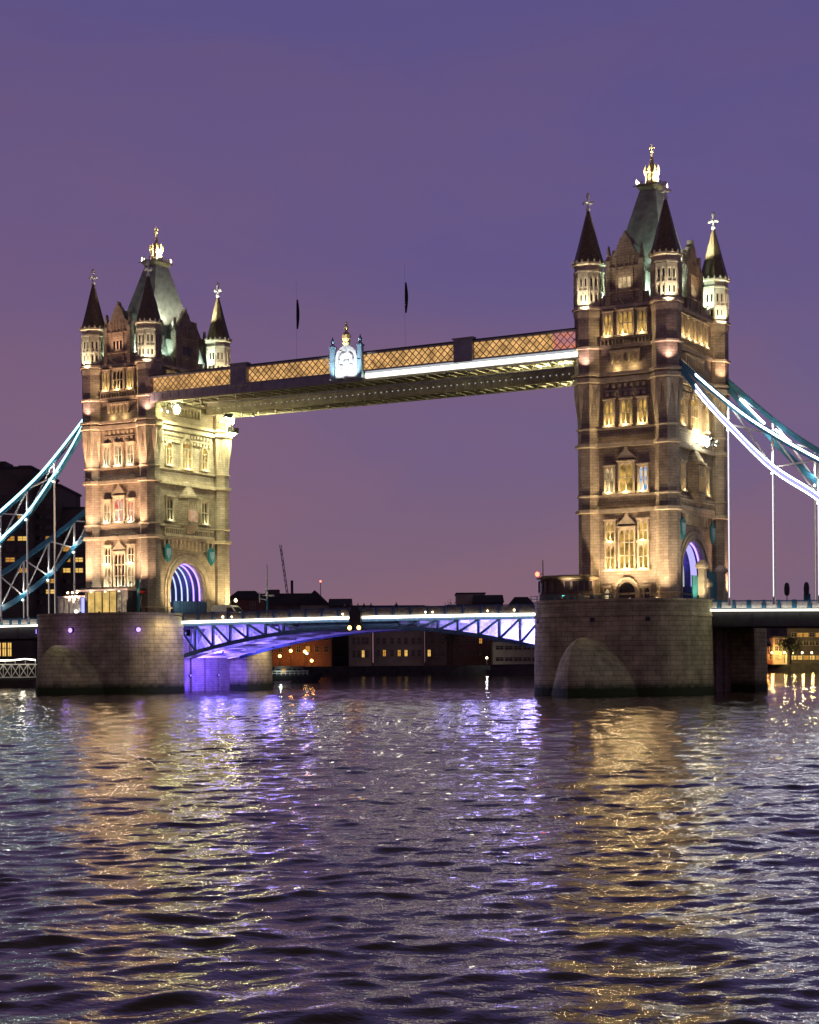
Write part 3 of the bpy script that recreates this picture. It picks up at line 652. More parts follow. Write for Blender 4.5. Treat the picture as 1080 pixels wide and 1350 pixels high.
    for (x, y, z, tx, ty, tz, pw, c) in (
            (2.7, -8.4, 50.2, 2.2, -4.6, 57, 1300, MINT), (-2.7, -8.4, 50.2, -2.2, -4.6, 57, 1100, MINT), (3.1, -7.6, 54.0, 1.5, -3.0, 61, 420, MINT), (-3.2, -8.4, 50.2, -5.0, -8.6, 54, 330, MINT), (3.3, -8.4, 50.2, 5.2, -8.6, 54, 330, MINT),
            (4.7, 4.4, 50.2, 5.4, 8.4, 56, 900, MINT), (4.7, 5.2, 50.2, 2.2, 3.0, 58, 700, MINT), (4.8, -5.6, 50.2, 5.3, -8.4, 54, 330, MINT), (4.7, -4.4, 50.2, 2.4, -2.0, 58, 700, MINT),
            (5.2, -2.9, 55.6, 1.9, -0.6, 62, 1000, (0.98, 1.0, 0.82)), (5.2, 2.9, 55.6, 1.9, 0.6, 62, 800, (0.98, 1.0, 0.82)),
            (2.9, 4.3, 57.8, 5.2, 8.6, 60.5, 3200, (1.0, 0.97, 0.78)), (-2.0, -4.3, 58.2, -5.0, -8.6, 62.5, 500, CREAM), (2.0, -4.3, 58.2, 5.0, -8.6, 63.0, 500, CREAM)):
        lamp(T, (x, y, z), (tx, ty, tz), pw, c, 95 if z < 57 else 55, 0.9, 0.2, "lens_green", 0.12)
    return T

build_tower(-41.15, "stone tower with a yellow-green road face and peach river front, behind the glass kiosk", 'far')
build_tower(41.15, "dim brown stone tower with rows of gold windows, behind the dark control cabin", 'near')

# ------------------------------------------------------------------ piers
def build_pier(cx, label, lit):
    P = thing("bridge_pier", label, "bridge pier", (cx, 0, 0), 0, "granite piers in the river")
    TOP = 11.72
    for sy in (-1, 1):
        def plan(hw, b, z, n=28):
            pts = [(hw * math.copysign(abs(math.cos(a)) ** (2 / 3.2), math.cos(a)), sy * (8.0 + b * abs(math.sin(a)) ** (2 / 3.2)), z) for a in [math.pi * i / n for i in range(n + 1)]]
            return pts
        m = MB(); m.loft([plan(10.95, 12.7, -2), plan(10.75, 12.5, 9.6), plan(10.75, 12.5, DECK)])
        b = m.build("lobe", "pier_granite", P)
        m = MB(); m.loft([plan(10.4, 12.15, DECK - 0.1), plan(10.75, 12.5, DECK - 0.1), plan(10.75, 12.5, TOP - 0.4), plan(10.87, 12.62, TOP - 0.38), plan(10.87, 12.62, TOP), plan(10.3, 12.05, TOP), plan(10.4, 12.15, DECK - 0.1)], cap=False, close=False); m.loft([plan(10.83, 12.58, 9.55), plan(10.86, 12.62, 9.85)])
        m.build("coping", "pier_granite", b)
        # pointed starling whose rounded top falls from the nose ridge to the flanks
        rings = []
        def star(f, nose, k, n=20):
            pts = []
            for i in range(n + 1):
                t = -1 + 2 * i / n
                ztop = 7.0 - 7.2 * min(1, abs(t) / 0.66) ** 1.7
                pts.append((10.6 * k * t, sy * (8.5 + (nose - 8.5) * (1 - abs(t)) * (1 + 0.6 * abs(t))), -2 + f * (ztop + 2)))
            return pts
        for f, nose, k in ((0, 28.0, 1), (0.5, 27.8, 1), (0.72, 27.1, 0.995), (0.88, 26.3, 0.985), (0.96, 25.3, 0.97), (1.0, 24.2, 0.95), (1.004, 22.5, 0.93), (1.005, 17.0, 0.85)):
            rings.append(star(f, nose, k))
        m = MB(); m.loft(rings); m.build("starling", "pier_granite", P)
    m = MB(); m.box(-7.6, 7.6, -8.2, 8.2, -2, 8.4); m.build("bascule_chamber", "dark_stone", P)
    for yy in (-5.2, -1.8, 1.8, 5.2):
        for sx in (-1, 1): m = MB(); m.box(sx * 7.6 - 0.35, sx * 7.6 + 0.35, yy - 0.5, yy + 0.5, -2, 8.0); m.build("pilaster", "dark_stone", P)
    m = MB(); m.box(-10.7, 10.7, -8.2, 8.2, 9.4, DECK - 0.2); m.build("road_slab", "asphalt", P)
    # parapet rail hides the road; lamps and scuppers set in the river face
    for ang in ((0.78, 0.50, 0.2) if lit else (0.74, 0.5, 0.34)):
        a = math.pi * ang; hw, b = 10.78, 12.55
        x = hw * math.copysign(abs(math.cos(a)) ** (2 / 3.2), math.cos(a)); y = -(8.0 + b * math.sin(a) ** (2 / 3.2))
        d = Vector((x / hw, (y + 8) / b, 0)).normalized()
        m = MB()
        if lit:
            m.tube((x - d.x * 0.1, y - d.y * 0.1, 9.2), (x + d.x * 0.22, y + d.y * 0.22, 9.2), 0.42, n=12); m.mat(1).tube((x + d.x * 0.22, y + d.y * 0.22, 9.2), (x + d.x * 0.3, y + d.y * 0.3, 9.2), 0.34, n=12)
            o = m.build("marker_lamp", ["dark_metal", "led_violet"], P)
            glow(o, (x + d.x * 1.3, y + d.y * 1.3, 8.9), 18, (0.40, 0.2, 1.0), 0.2)
        else:
            m.bar((x - d.x * 0.1, y - d.y * 0.1, 9.2), (x + d.x * 0.06, y + d.y * 0.06, 9.2), 0.55, 0.5); m.build("scupper", "dark_metal", P)
    return P
PL = build_pier(-41.15, "granite pier washed in violet light with three round violet lamps on its face", True)
PR = build_pier(41.15, "unlit brown granite pier carrying the dark control cabin", False)
# bracketed downlights under the coping; the first is added as warm ambient fill
lamp(PL, (14.6, -12.6, 11.0), (8.6, -13.2, 4.5), 330, (1.0, 0.72, 0.46), 130, 1.0, 0.2, "lens_dim", base=(10.7, -10.2, 11.4))
lamp(PL, (13.4, 12.4, 9.6), (10.6, 12.8, 3.0), 500, (1.0, 0.74, 0.45), 120, 0.9, 0.2, "lens_dim", base=(10.8, 12.6, 10.6))
lamp(PL, (10.9, -7.6, 8.8), (10.2, -10.5, 3.0), 200, (0.32, 0.2, 1.0), 120, 0.9, 0.2, "led_violet", base=(10.7, -8.2, 9.5))

# ------------------------------------------------------------------ high walkways
def build_walkway(y0, y1, label, front):
    T = thing("high_walkway", label, "walkway", (0, 0, 0), 0, "high walkways between the towers")
    xe = 35.4; yo, yi = (y0, y1) if front else (y1, y0)     # yo outer side, yi inner side
    so = -1 if front else 1
    zl, zt, zb = 44.45, 46.75, 43.42
    m = MB(); m.box(-xe, xe, min(y0, y1) + 0.2, max(y0, y1) - 0.2, zb, zb + 0.25)
    k = 44
    for i in range(k + 1):
        x = -xe + i * 2 * xe / k; m.box(x - 0.10, x + 0.10, y0 + 0.25, y1 - 0.25, zb - 0.22, zb)
    for i in range(k // 2):
        x = -xe + i * 4 * xe / k; d = 4 * xe / k
        m.bar((x, y0 + 0.3, zb - 0.1), (x + d, y1 - 0.3, zb - 0.1), 0.16); m.bar((x + d, y0 + 0.3, zb - 0.13), (x, y1 - 0.3, zb - 0.13), 0.16)
    for yy in (y0 + 0.25, y1 - 0.25): m.box(-xe, xe, yy - 0.18, yy + 0.18, zb - 0.3, zb + 0.02)
    m.build("soffit", "soffit_steel", T)
    for yy, s in ((yo, so), (yi, -so)):        # side girders: lower plate band, chords, lattice
        m = MB(); a, b = sorted((yy, yy - s * 0.3))
        m.box(-xe, xe, a, b, zb - 0.12, zl - 0.06); m.box(-xe, xe, a - 0.08, b + 0.08, zl - 0.06, zl + 0.14); m.box(-xe, xe, a - 0.08, b + 0.08, zt, zt + 0.22)
        k2 = 48
        for i in range(k2 + 1):
            x = -xe + i * 2 * xe / k2; m.box(x - 0.08, x + 0.08, yy - 0.05 if s < 0 else yy - 0.01, yy + 0.01 if s < 0 else yy + 0.05, zb, zl - 0.1)
        m.build("girder", "soffit_steel" if not (front and s == so) else "walkway_steel", T)
        m = MB(); st = 0.98; n = int(2 * xe / st); hh = zt - zl - 0.1
        for i in range(-2, n + 1):
            for dr in (1, -1):
                xa = -xe + i * st; xb = xa + hh * 1.0
                pa, pb = ((xa, zl + 0.1), (xb, zt)) if dr > 0 else ((xa, zt), (xb, zl + 0.1))
                if min(xa, xb) < -xe - 0.2 or max(xa, xb) > xe + 0.2: continue
                m.bar((pa[0], yy - s * 0.08 + 0.03 * dr, pa[1]), (pb[0], yy - s * 0.08 + 0.03 * dr, pb[1]), 0.05, 0.10)
        if not front and yy == yi: m.box(-xe, xe, yy + 0.12, yy + 0.18, zl, zt)
        m.build("lattice", "lattice_paint" if front else "walkway_steel", T)
    m = MB(); yg = yo - so * 0.42
    m.box(-xe, xe - 4.2, yg - 0.03, yg + 0.03, zl + 0.1, zt); m.build("glazing", "walkway_glow", T)
    m = MB(); m.box(xe - 4.2, xe, yg - 0.03, yg + 0.03, zl + 0.1, zt); g = m.build("glazing", "walkway_pink", T); g['label'] = "glazing glowing red and violet"
    m = MB()
    ym = (y0 + y1) / 2
    m.loft([[(-xe, y0 - 0.15, zt + 0.22), (-xe, y1 + 0.15, zt + 0.22), (-xe, y1 - 0.3, zt + 0.48), (-xe, ym, zt + 0.62), (-xe, y0 + 0.3, zt + 0.48)], [(xe, y0 - 0.15, zt + 0.22), (xe, y1 + 0.15, zt + 0.22), (xe, y1 - 0.3, zt + 0.48), (xe, ym, zt + 0.62), (xe, y0 + 0.3, zt + 0.48)]])
    m.build("roof", "dark_metal", T)
    if front:
        for x in (-18.4, 18.2):               # blank steel pavilions breaking the lattice
            m = MB(); m.box(x - 1.4, x + 1.4, yo - 0.32, yo + 0.5, zl - 0.25, zt + 0.55)
            for z in (zl + 0.2, zl + 1.1, zt + 0.1): m.box(x - 1.46, x + 1.46, yo - 0.40, yo - 0.3, z, z + 0.14)
            for xx in (-0.95, 0, 0.95): m.box(x + xx - 0.08, x + xx + 0.08, yo - 0.37, yo - 0.3, zl - 0.2, zt + 0.5)
            m.box(x - 1.6, x + 1.6, yo - 0.42, yo + 0.6, zt + 0.56, zt + 0.72)
            m.build("pavilion", "walkway_steel", T)
        m = MB(); m.box(2.9, xe, yo - 0.16, yo - 0.02, zb + 0.05, zb + 0.55); m.build("light_strip", "led_warm", T)
        m = MB(); m.box(2.9, xe, yo - 0.13, yo - 0.02, zb + 0.62, zb + 0.92); m.build("light_strip", "led_dim", T)
        build_crest(T, yo - 0.35, zl - 0.75)
    else:
        m = MB()
        for i in range(70):
            x = -34 + i * 0.98
            m.box(x - 0.09, x + 0.09, yi - 0.08, yi - 0.04, 43.95, 44.06)
        m.build("light_string", "led_dim", T)
    # soffit wash from the tower ends
    for x0, s, pw, c in ((-34.6, 1, 3000, (1.0, 0.95, 0.50)), (34.6, -1, 1500, (1.0, 0.92, 0.55))):
        lamp(T, (x0, ym, zb - 1.1), (x0 + s * 16, ym, zb - 0.1), pw, c, 90, 0.9, 0.4, "lens_white", 0.2)
    for x0, s, pw, c in ((-34.0, 1, 12000, (1.0, 0.86, 0.45)), (34.0, -1, 7000, (1.0, 0.86, 0.45))):
        lamp(T, (x0, ym + 0.8, zb - 1.3), (x0 + s * 34, ym, zb - 0.1), pw, c, 38, 1.0, 0.4, "lens_white", 0.2, base=(x0, ym + 0.8, zb))
    return T

def build_crest(T, y, z):
    """the painted shield over the middle of the span: panel, two posts with finials, crown"""
    m = MB(); F = lambda u, n, zz: (u, y - n, z + zz)
    prof = [(1.75, 0), (1.75, 2.9), (1.5, 3.6), (1.0, 4.15), (0.45, 4.45), (0, 4.75)]
    m.fprism(F, prof + [(-u, zz) for u, zz in prof[-2::-1]], -0.15, 0.15)
    c = m.build("crest", "white_paint", T); c['label'] = "white crest panel with pale blue posts and a gold crown"
    m = MB()
    for s in (-1, 1):
        for i in range(7):                    # mantling scrolls
            a = 0.2 + i * 0.36; b = a + 0.36
            m.bar(F(s * (0.25 + 0.95 * math.sin(a)), 0.17, 2.0 + 1.45 * math.cos(a * 0.8)), F(s * (0.25 + 0.95 * math.sin(b)), 0.17, 2.0 + 1.45 * math.cos(b * 0.8)), 0.16)
        m.ball(F(s * 0.75, 0.17, 1.75), 0.2, sz=1.0); m.ball(F(s * 1.05, 0.17, 2.5), 0.16)
    m.fprism(F, [(-0.5, 2.4), (0.5, 2.4), (0.5, 1.5), (0, 0.9), (-0.5, 1.5)], 0.14, 0.26)
    m.build("shield", "walkway_steel", c)
    m = MB(); m.lathe(0, 0, [(0.55, 4.55), (0.62, 4.8), (0.5, 4.9), (0.66, 5.4), (0.62, 5.9), (0.3, 6.3), (0.12, 6.5), (0.30, 6.75), (0.34, 7.0), (0.1, 7.25), (0.2, 7.5), (0.03, 7.75)], 10)
    m.v = [(p[0], p[1] + y, p[2] + z) for p in m.v]; m.build("crown", "gilding", c)
    for s in (-1, 1):
        m = MB(); x = s * 2.25
        m.box(x - 0.34, x + 0.34, y - 0.30, y + 0.34, z - 0.2, z + 4.2); m.box(x - 0.42, x + 0.42, y - 0.38, y + 0.42, z + 4.2, z + 4.45); m.box(x - 0.42, x + 0.42, y - 0.38, y + 0.42, z + 2.2, z + 2.35)
        m.loft([[(x - 0.3, y - 0.3, z + 4.45), (x + 0.3, y - 0.3, z + 4.45), (x + 0.3, y + 0.3, z + 4.45), (x - 0.3, y + 0.3, z + 4.45)], [(x - 0.1, y - 0.1, z + 4.9), (x + 0.1, y - 0.1, z + 4.9), (x + 0.1, y + 0.1, z + 4.9), (x - 0.1, y + 0.1, z + 4.9)]])
        m.ball((x, y, z + 5.15), 0.3); m.lathe(x, y, [(0.12, z + 5.3), (0.16, z + 5.5), (0.02, z + 5.85)], 6)
        m.build("post", "pale_blue_paint", c)
        lamp(c, (s * 1.1, y - 2.6, z - 0.6), (s * 0.9, y, z + 2.6), 420, (0.86, 0.93, 1.0), 90, 0.8, 0.22, "led_white", 0.1, base=(s * 1.1, y + 0.3, z - 0.3))
    lamp(c, (0, y - 1.8, z + 3.6), (0, y, z + 6.2), 120, (1.0, 0.85, 0.6), 70, 0.8, 0.16, "lens_warm", 0.1, base=(0, y, z + 3.5))

build_walkway(-10.1, -5.0, "front high walkway with amber glowing lattice sides and the crest at its middle", True)
build_walkway(5.0, 10.1, "rear high walkway seen from below behind the amber latticed one", False)

for x, ht, lab in ((-10.2, 11.2, "furled flag on the pole left of the white crest"), (7.7, 11.6, "furled flag on the pole right of the white crest")):
    t = thing("flagpole", lab, "flagpole", (x, -7.5, 47.36), 0, "flagpoles on the high walkway")
    m = MB(); m.tube((0, 0, -0.05), (0, 0, ht), 0.016, 0.012, 6); m.ball((0, 0, ht), 0.04); m.build("pole", "walkway_steel", t)
    m = MB()
    rings = []
    for k in range(13):
        f = k / 12; z = ht - 2.4 - f * 4.2; wd = 0.04 + 0.20 * math.sin(math.pi * min(1, f * 0.75 + 0.12)) ** 1.2
        rings.append([(0.10 + wd * 0.55 + wd * math.cos(a) * (1 + 0.25 * math.cos(3 * a + f)), 0.35 * wd * math.sin(a), z) for a in [2 * math.pi * i / 10 for i in range(10)]])
    m.loft(rings); m.build("flag", "flag_cloth", t, smooth=True)

# ------------------------------------------------------------------ bascule leaves
def build_leaf(s, label):
    """s = -1 hinges on the left pier, +1 on the right"""
    T = thing("bascule_leaf", label, "bascule", (0, 0, 0), 0, "opening road leaves of the bridge")
    X0 = 31.4
    top = lambda x: 10.18 + 0.12 * (1 - (x / 30) ** 2)
    bot = lambda x: 9.15 - 3.75 * (x / 30.5) ** 2.0
    npan = 10; xs = [0.15 + (X0 - 0.15) * i / npan for i in range(npan + 1)]
    for gy, name, mat in ((-7.75, "girder", "girder_paint"), (7.75, "girder", "girder_paint"), (-4.6, "inner_girder", "white_paint"), (4.6, "inner_girder", "white_paint")):
        m = MB(); outer = abs(gy) > 7
        for i in range(npan):
            a, b = xs[i], xs[i + 1]
            m.bar((s * a, gy, bot(a)), (s * b, gy, bot(b)), 0.5, 0.55); m.bar((s * a, gy, top(a) - 0.2), (s * b, gy, top(b) - 0.2), 0.45, 0.42)
            dep = top(b) - bot(b)
            if dep > (1.75 if s < 0 else 1.35):
                m.bar((s * b, gy, bot(b) + 0.1), (s * b, gy, top(b) - 0.2), 0.34, 0.34)
                m.bar((s * a, gy, bot(a) + 0.05), (s * b, gy, top(b) - 0.35), 0.26, 0.30)   # rises towards the pier
                if not outer:
                    m.bar((s * a, gy - 0.1, top(a) - 0.2), (s * b, gy - 0.1, bot(b)), 0.2, 0.22)
                    m.add([(s * a, gy + 0.05, bot(a)), (s * b, gy + 0.05, bot(b)), (s * b, gy + 0.05, top(b) - 0.2), (s * a, gy + 0.05, top(a) - 0.2)], [(0, 1, 2, 3)])
            else:
                m.add([(s * a, gy, bot(a)), (s * b, gy, bot(b)), (s * b, gy, top(b) - 0.2), (s * a, gy, top(a) - 0.2)], [(0, 1, 2, 3)])
        m.build(name, mat, T)
    m = MB()                                     # deck with cross beams and the curved soffit plates
    rings = [[(s * x, -8.0, top(x)), (s * x, 8.0, top(x)), (s * x, 8.0, top(x) + 0.35), (s * x, -8.0, top(x) + 0.35)] for x in [0.08] + xs[1:]]
    m.loft(rings); m.build("deck", "asphalt", T)
    m = MB()
    for i in range(1, npan + 1):
        b = xs[i]; m.box(s * b - 0.14, s * b + 0.14, -7.5, 7.5, top(b) - 0.75, top(b) - 0.03); m.box(s * b - 0.15, s * b + 0.15, -7.5, 7.5, bot(b) - 0.1, bot(b) + 0.22)
        a = xs[i - 1]
        for ya, yb in ((-7.5, -3.8), (3.8, 7.5)):
            m.bar((s * a, ya, bot(a) + 0.1), (s * b, yb, bot(b) + 0.1), 0.16); m.bar((s * a, yb, bot(a) + 0.12), (s * b, ya, bot(b) + 0.12), 0.16)
    for y0, y1 in ((-3.3, 3.3),):
        rg = [[(s * x, y0, bot(x) + 0.25), (s * x, y1, bot(x) + 0.25), (s * x, y1, bot(x) + 0.29), (s * x, y0, bot(x) + 0.29)] for x in xs]
        m.loft(rg)
    m.build("soffit", "white_paint", T)
    for yy in (-8.12, 8.12):                     # parapets
        m = MB()
        for i in range(12):
            x = 0.4 + i * 2.72; m.box(s * x - 0.16, s * x + 0.16, yy - 0.16, yy + 0.16, top(x) + 0.35, top(x) + 1.62)
        for i in range(npan):
            a, b = xs[i], xs[i + 1]
            m.bar((s * a, yy, top(a) + 1.5), (s * b, yy, top(b) + 1.5), 0.16, 0.14)
        pr = m.build("parapet", "girder_paint", T); m = MB()
        for i in range(11):
            x = 0.62 + i * 2.72
            m.box(min(s * x, s * (x + 2.26)), max(s * x, s * (x + 2.26)), yy - 0.04, yy + 0.04, top(x) + 0.42, top(x) + 1.38)
            for j in range(5): m.box(s * (x + 0.25 + j * 0.44) - 0.04, s * (x + 0.25 + j * 0.44) + 0.04, yy - 0.08, yy + 0.08, top(x) + 0.45, top(x) + 1.36)
        m.build("parapet_panel", "parapet_grey", pr)
    m = MB()
    m.loft([[(s * x, -8.36, top(x) + 0.02), (s * x, -8.22, top(x) + 0.02), (s * x, -8.22, top(x) + 0.34), (s * x, -8.36, top(x) + 0.34)] for x in [0.5] + xs[1:]])
    m.build("light_strip", "led_warm", T)
    for px_ in ((-23.0, 0.16), (-21.4, 0.10), (-2.3, 0.12)) if s < 0 else ((11.0, 0.11), (12.1, 0.09), (20.5, 0.07), (24.5, 0.13)):  # globes on the parapet stand in for car headlights behind it
        m = MB(); m.ball((px_[0], -8.30, 11.02), px_[1]); m.box(px_[0] - 0.06, px_[0] + 0.06, -8.24, -8.12, 10.9, 11.1); m.build("headlight_dot", "lens_warm", T)
    VI = (0.22, 0.16, 1.0)
    if s < 0:
        pts = ((29.5, 0, 6.6, 900), (27, -6.2, 7.4, 480), (22, -6.2, 8.0, 340), (17, -6.2, 8.6, 200), (26, 5.4, 7.6, 420), (20, 0, 6.9, 300), (12, -3, 8.0, 150))
    else:
        pts = ((29, -6.2, 7.6, 900), (25.5, -6.2, 8.0, 640), (21.5, -6.2, 8.4, 380), (17, -6.2, 8.7, 230), (12.5, -6.2, 8.9, 110), (27, 2.0, 7.6, 700))
    for x, y, z, pw in pts: glow(T, (s * x, y, z), pw, VI if s < 0 else (0.34, 0.28, 1.0), 1.1, "violet_light")
    if s < 0:
        lamp(T, (-33.2, -2.6, 2.4), (-18, -2.0, 8.4), 6000, VI, 85, 0.9, 0.4, "led_violet", 0.3)
        lamp(T, (-33.2, 4.6, 2.4), (-18, 4.0, 8.4), 5000, VI, 85, 0.9, 0.4, "led_violet", 0.3)
        lamp(T, (-26.5, -3.5, 5.9), (-33.8, 0.0, 3.6), 5200, (0.11, 0.06, 1.0), 130, 0.9, 0.25, "led_violet")
    return T
LL = build_leaf(-1, "open-truss road leaf with a violet lit underside, hinged on the violet washed pier")
LR = build_leaf(1, "road leaf with white lit truss panels, hinged on the unlit brown pier")
# navigation signal at the joint
t = thing("navigation_signal", "dark signal box with two amber lamps under the middle of the road span", "signal", (0, -8.55, 8.85))
m = MB(); m.box(-0.95, 0.95, -0.25, 0.2, 0.55, 2.55); m.box(-0.6, 0.6, -0.28, 0.2, 2.55, 3.1); m.build("housing", "dark_metal", t)
for x in (-0.75, 0.75):
    m = MB(); m.box(x - 0.36, x + 0.36, -0.4, 0.2, -0.1, 0.5); m.mat(1).tube((x, -0.40, 0.2), (x, -0.46, 0.2), 0.30, n=12); m.build("lamp_head", ["dark_metal", "lens_amber"], t)

# ------------------------------------------------------------------ approach spans
def build_approach(s, label, dx0, length):
    T = thing("approach_span", label, "road span", (0, 0, 0), 0, "approach road spans")
    x0, x1 = dx0, dx0 + length; zz = lambda x: 10.42 - 0.018 * (x - x0) * (1.0 if s > 0 else 0.25)
    n = 14; xs = [x0 + (x1 - x0) * i / n for i in range(n + 1)]
    m = MB(); m.loft([[(s * x, -8.2, zz(x) - 0.2), (s * x, 8.2, zz(x) - 0.2), (s * x, 8.2, zz(x) + 0.25), (s * x, -8.2, zz(x) + 0.25)] for x in xs]); m.build("deck", "asphalt", T)
    m = MB()
    for yy in (-7.9, 7.9): m.loft([[(s * x, yy - 0.2, zz(x) - 2.0), (s * x, yy + 0.2, zz(x) - 2.0), (s * x, yy + 0.2, zz(x) - 0.21), (s * x, yy - 0.2, zz(x) - 0.21)] for x in xs])
    for i in range(n + 1):
        x = xs[i]; m.box(s * x - 0.12, s * x + 0.12, -7.6, 7.6, zz(x) - 1.3, zz(x) - 0.22); m.box(s * x - 0.1, s * x + 0.1, -8.18, -8.1, zz(x) - 2.0, zz(x) - 0.25)
    m.build("girder", "dark_metal", T)
    k = int(length / 1.9); st = length / k
    for yy in (-8.12, 8.12):
        m = MB(); m2 = MB()
        for i in range(k + 1):
            x = x0 + i * st; w_ = 0.3 if i % 3 else 0.5
            m.box(s * x - w_ / 2, s * x + w_ / 2, yy - 0.14, yy + 0.14, zz(x) + 0.2, zz(x) + 1.28)
            if i < k:
                a, b = s * (x + 0.3), s * (x + st - 0.3); a, b = min(a, b), max(a, b)
                m2.box(a, b, yy - 0.05, yy + 0.05, zz(x) + 0.26, zz(x) + 1.0)
                for j in range(4): xx = a + (b - a) * (j + 0.5) / 4; m2.box(xx - 0.05, xx + 0.05, yy - 0.1, yy + 0.1, zz(x) + 0.27, zz(x) + 0.99)
        for i in range(n): m.bar((s * xs[i], yy, zz(xs[i]) + 1.15), (s * xs[i + 1], yy, zz(xs[i + 1]) + 1.15), 0.22, 0.14)
        p = m.build("parapet", "blue_paint", T); m2.build("parapet_panel", "white_paint", p)
    m = MB(); m.loft([[(s * x, -8.62, zz(x) - 0.12), (s * x, -8.36, zz(x) - 0.12), (s * x, -8.36, zz(x) + 0.1), (s * x, -8.62, zz(x) + 0.1)] for x in xs]); m.build("light_strip", "led_deck", T)
    return T
build_approach(1, "cream panelled approach road with a white light strip, beside the unlit brown pier", 51.0, 84)
build_approach(-1, "approach road with a white light strip, left of the violet lit pier", 51.0, 84)

# ------------------------------------------------------------------ suspension chains
UP = [(0, 41.6), (5, 37.0), (9.5, 33.3), (17.3, 28.3), (26, 23.6), (33.9, 19.85), (45, 15.6), (56, 13.0)]
LO = [(0, 40.9), (3, 36.9), (6.1, 33.4), (11.7, 27.7), (17.0, 24.0), (22.3, 19.6), (33.6, 13.9), (45, 12.6), (56, 12.4)]
def interp(T, x):
    xs = np.array([p[0] for p in T]); ys = np.array([p[1] for p in T])
    # smooth cubic through the points
    i = int(np.clip(np.searchsorted(xs, x) - 1, 0, len(xs) - 2))
    def sl(k):
        if k == 0: return (ys[1] - ys[0]) / (xs[1] - xs[0])
        if k == len(xs) - 1: return (ys[-1] - ys[-2]) / (xs[-1] - xs[-2])
        return (ys[k + 1] - ys[k - 1]) / (xs[k + 1] - xs[k - 1])
    h = xs[i + 1] - xs[i]; t = (x - xs[i]) / h
    return float((1 + 2 * t) * (1 - t) ** 2 * ys[i] + t * (1 - t) ** 2 * h * sl(i) + t * t * (3 - 2 * t) * ys[i + 1] + t * t * (t - 1) * h * sl(i + 1))
def build_chain(s, y, label, led, hang_led, far):
    T = thing("suspension_chain", label, "suspension chain", (0, 0, 0), 0, "suspension chains of the side spans")
    X0 = 48.35; N_ = 56
    ds = [i * 56 / N_ for i in range(N_ + 1)]
    for nm, tab, hh in (("upper_chord", UP, 0.85), ("lower_chord", LO, 1.1)):
        m = MB(); m.loft([[(s * (X0 + d), y - 0.3, interp(tab, d) - hh / 2), (s * (X0 + d), y + 0.3, interp(tab, d) - hh / 2), (s * (X0 + d), y + 0.3, interp(tab, d) + hh / 2), (s * (X0 + d), y - 0.3, interp(tab, d) + hh / 2)] for d in ds])
        c = m.build(nm, "blue_paint", T)
        if led:
            segs = ((-0.02, 0.26), ) if nm == "upper_chord" else ((0.26, 0.48), (-0.48, -0.28))
            if s < 0: segs = ((-0.08, 0.40),)
            dd = [d for d in ds if d >= (1.4 if s > 0 else 0.0)]
            m = MB()
            for a, b in segs: m.loft([[(s * (X0 + d), y - 0.36, interp(tab, d) + a), (s * (X0 + d), y - 0.31, interp(tab, d) + a), (s * (X0 + d), y - 0.31, interp(tab, d) + b), (s * (X0 + d), y - 0.36, interp(tab, d) + b)] for d in dd])
            m.build("light_strip", led, c)
            if s > 0 and nm == "lower_chord":
                m = MB(); m.loft([[(s * (X0 + d), y - 0.35, interp(tab, d) - 0.18), (s * (X0 + d), y - 0.31, interp(tab, d) - 0.18), (s * (X0 + d), y - 0.31, interp(tab, d) + 0.14), (s * (X0 + d), y - 0.35, interp(tab, d) + 0.14)] for d in dd]); m.build("light_strip", "led_lilac", c)
        elif s > 0 and nm == "upper_chord":
            m = MB(); m.bar((s * (X0 + 1.8), y - 0.5, interp(UP, 1.8) - 0.9), (s * (X0 + 5.2), y - 0.5, interp(LO, 5.2) + 1.1), 0.1, 0.25); m.bar((s * (X0 + 6.6), y - 0.5, interp(UP, 6.6) - 1.0), (s * (X0 + 10), y - 0.5, interp(LO, 10) + 2.4), 0.1, 0.25)
            m.build("light_strip", "led_white", c)
    hd = [6.15 + 5.62 * i for i in range(9)]
    prev = 0.6
    for i, d in enumerate(hd):
        x = s * (X0 + d)
        m = MB()
        if interp(UP, d) - interp(LO, d) > 0.7:
            m.bar((x, y, interp(LO, d)), (x, y, interp(UP, d)), 0.26)
            m.bar((s * (X0 + prev), y - 0.1, interp(LO, prev)), (x, y - 0.1, interp(UP, d)), 0.16, 0.22); m.bar((s * (X0 + prev), y + 0.1, interp(UP, prev)), (x, y + 0.1, interp(LO, d)), 0.16, 0.22)
            m.build("bracing", "pale_metal", T)
        prev = d
        zb = 11.3
        if interp(LO, d) - 0.4 > zb + 0.6:
            m = MB(); m.tube((x, y, zb), (x, y, interp(LO, d) - 0.4), 0.13, n=8); m.lathe(x, y, [(0.24, interp(LO, d) - 0.85), (0.28, interp(LO, d) - 0.6), (0.2, interp(LO, d) - 0.4)], 8); m.lathe(x, y, [(0.2, zb - 0.4), (0.22, zb + 0.2), (0.13, zb + 0.5)], 8)
            h = m.build("hanger_rod", "pale_metal", T)
            if hang_led:
                m = MB(); zt = interp(LO, d) - 0.9; m.bar((x, y - 0.17, zb + 0.6), (x, y - 0.17, zt), 0.10, 0.06); m.build("light_strip", hang_led, h)
            elif True:
                m = MB(); zt = interp(LO, d) - 0.9; m.bar((x, y - 0.16, zb + 0.6), (x, y - 0.16, zt), 0.06, 0.04); m.build("light_strip", "rod_glow_faint", h)  # faint glowing strip imitates lamplight falling on the rod
            if hang_led or not far: pass
            m = MB(); m.ball((x, y - 0.35, interp(LO, d) - 0.7), 0.16); m.build("lamp", "lens_green", T); glow(T, (x, y - 1.0, interp(LO, d) + 0.9), 60, (1.0, 0.95, 0.85), 0.15, "node_light")
    return T
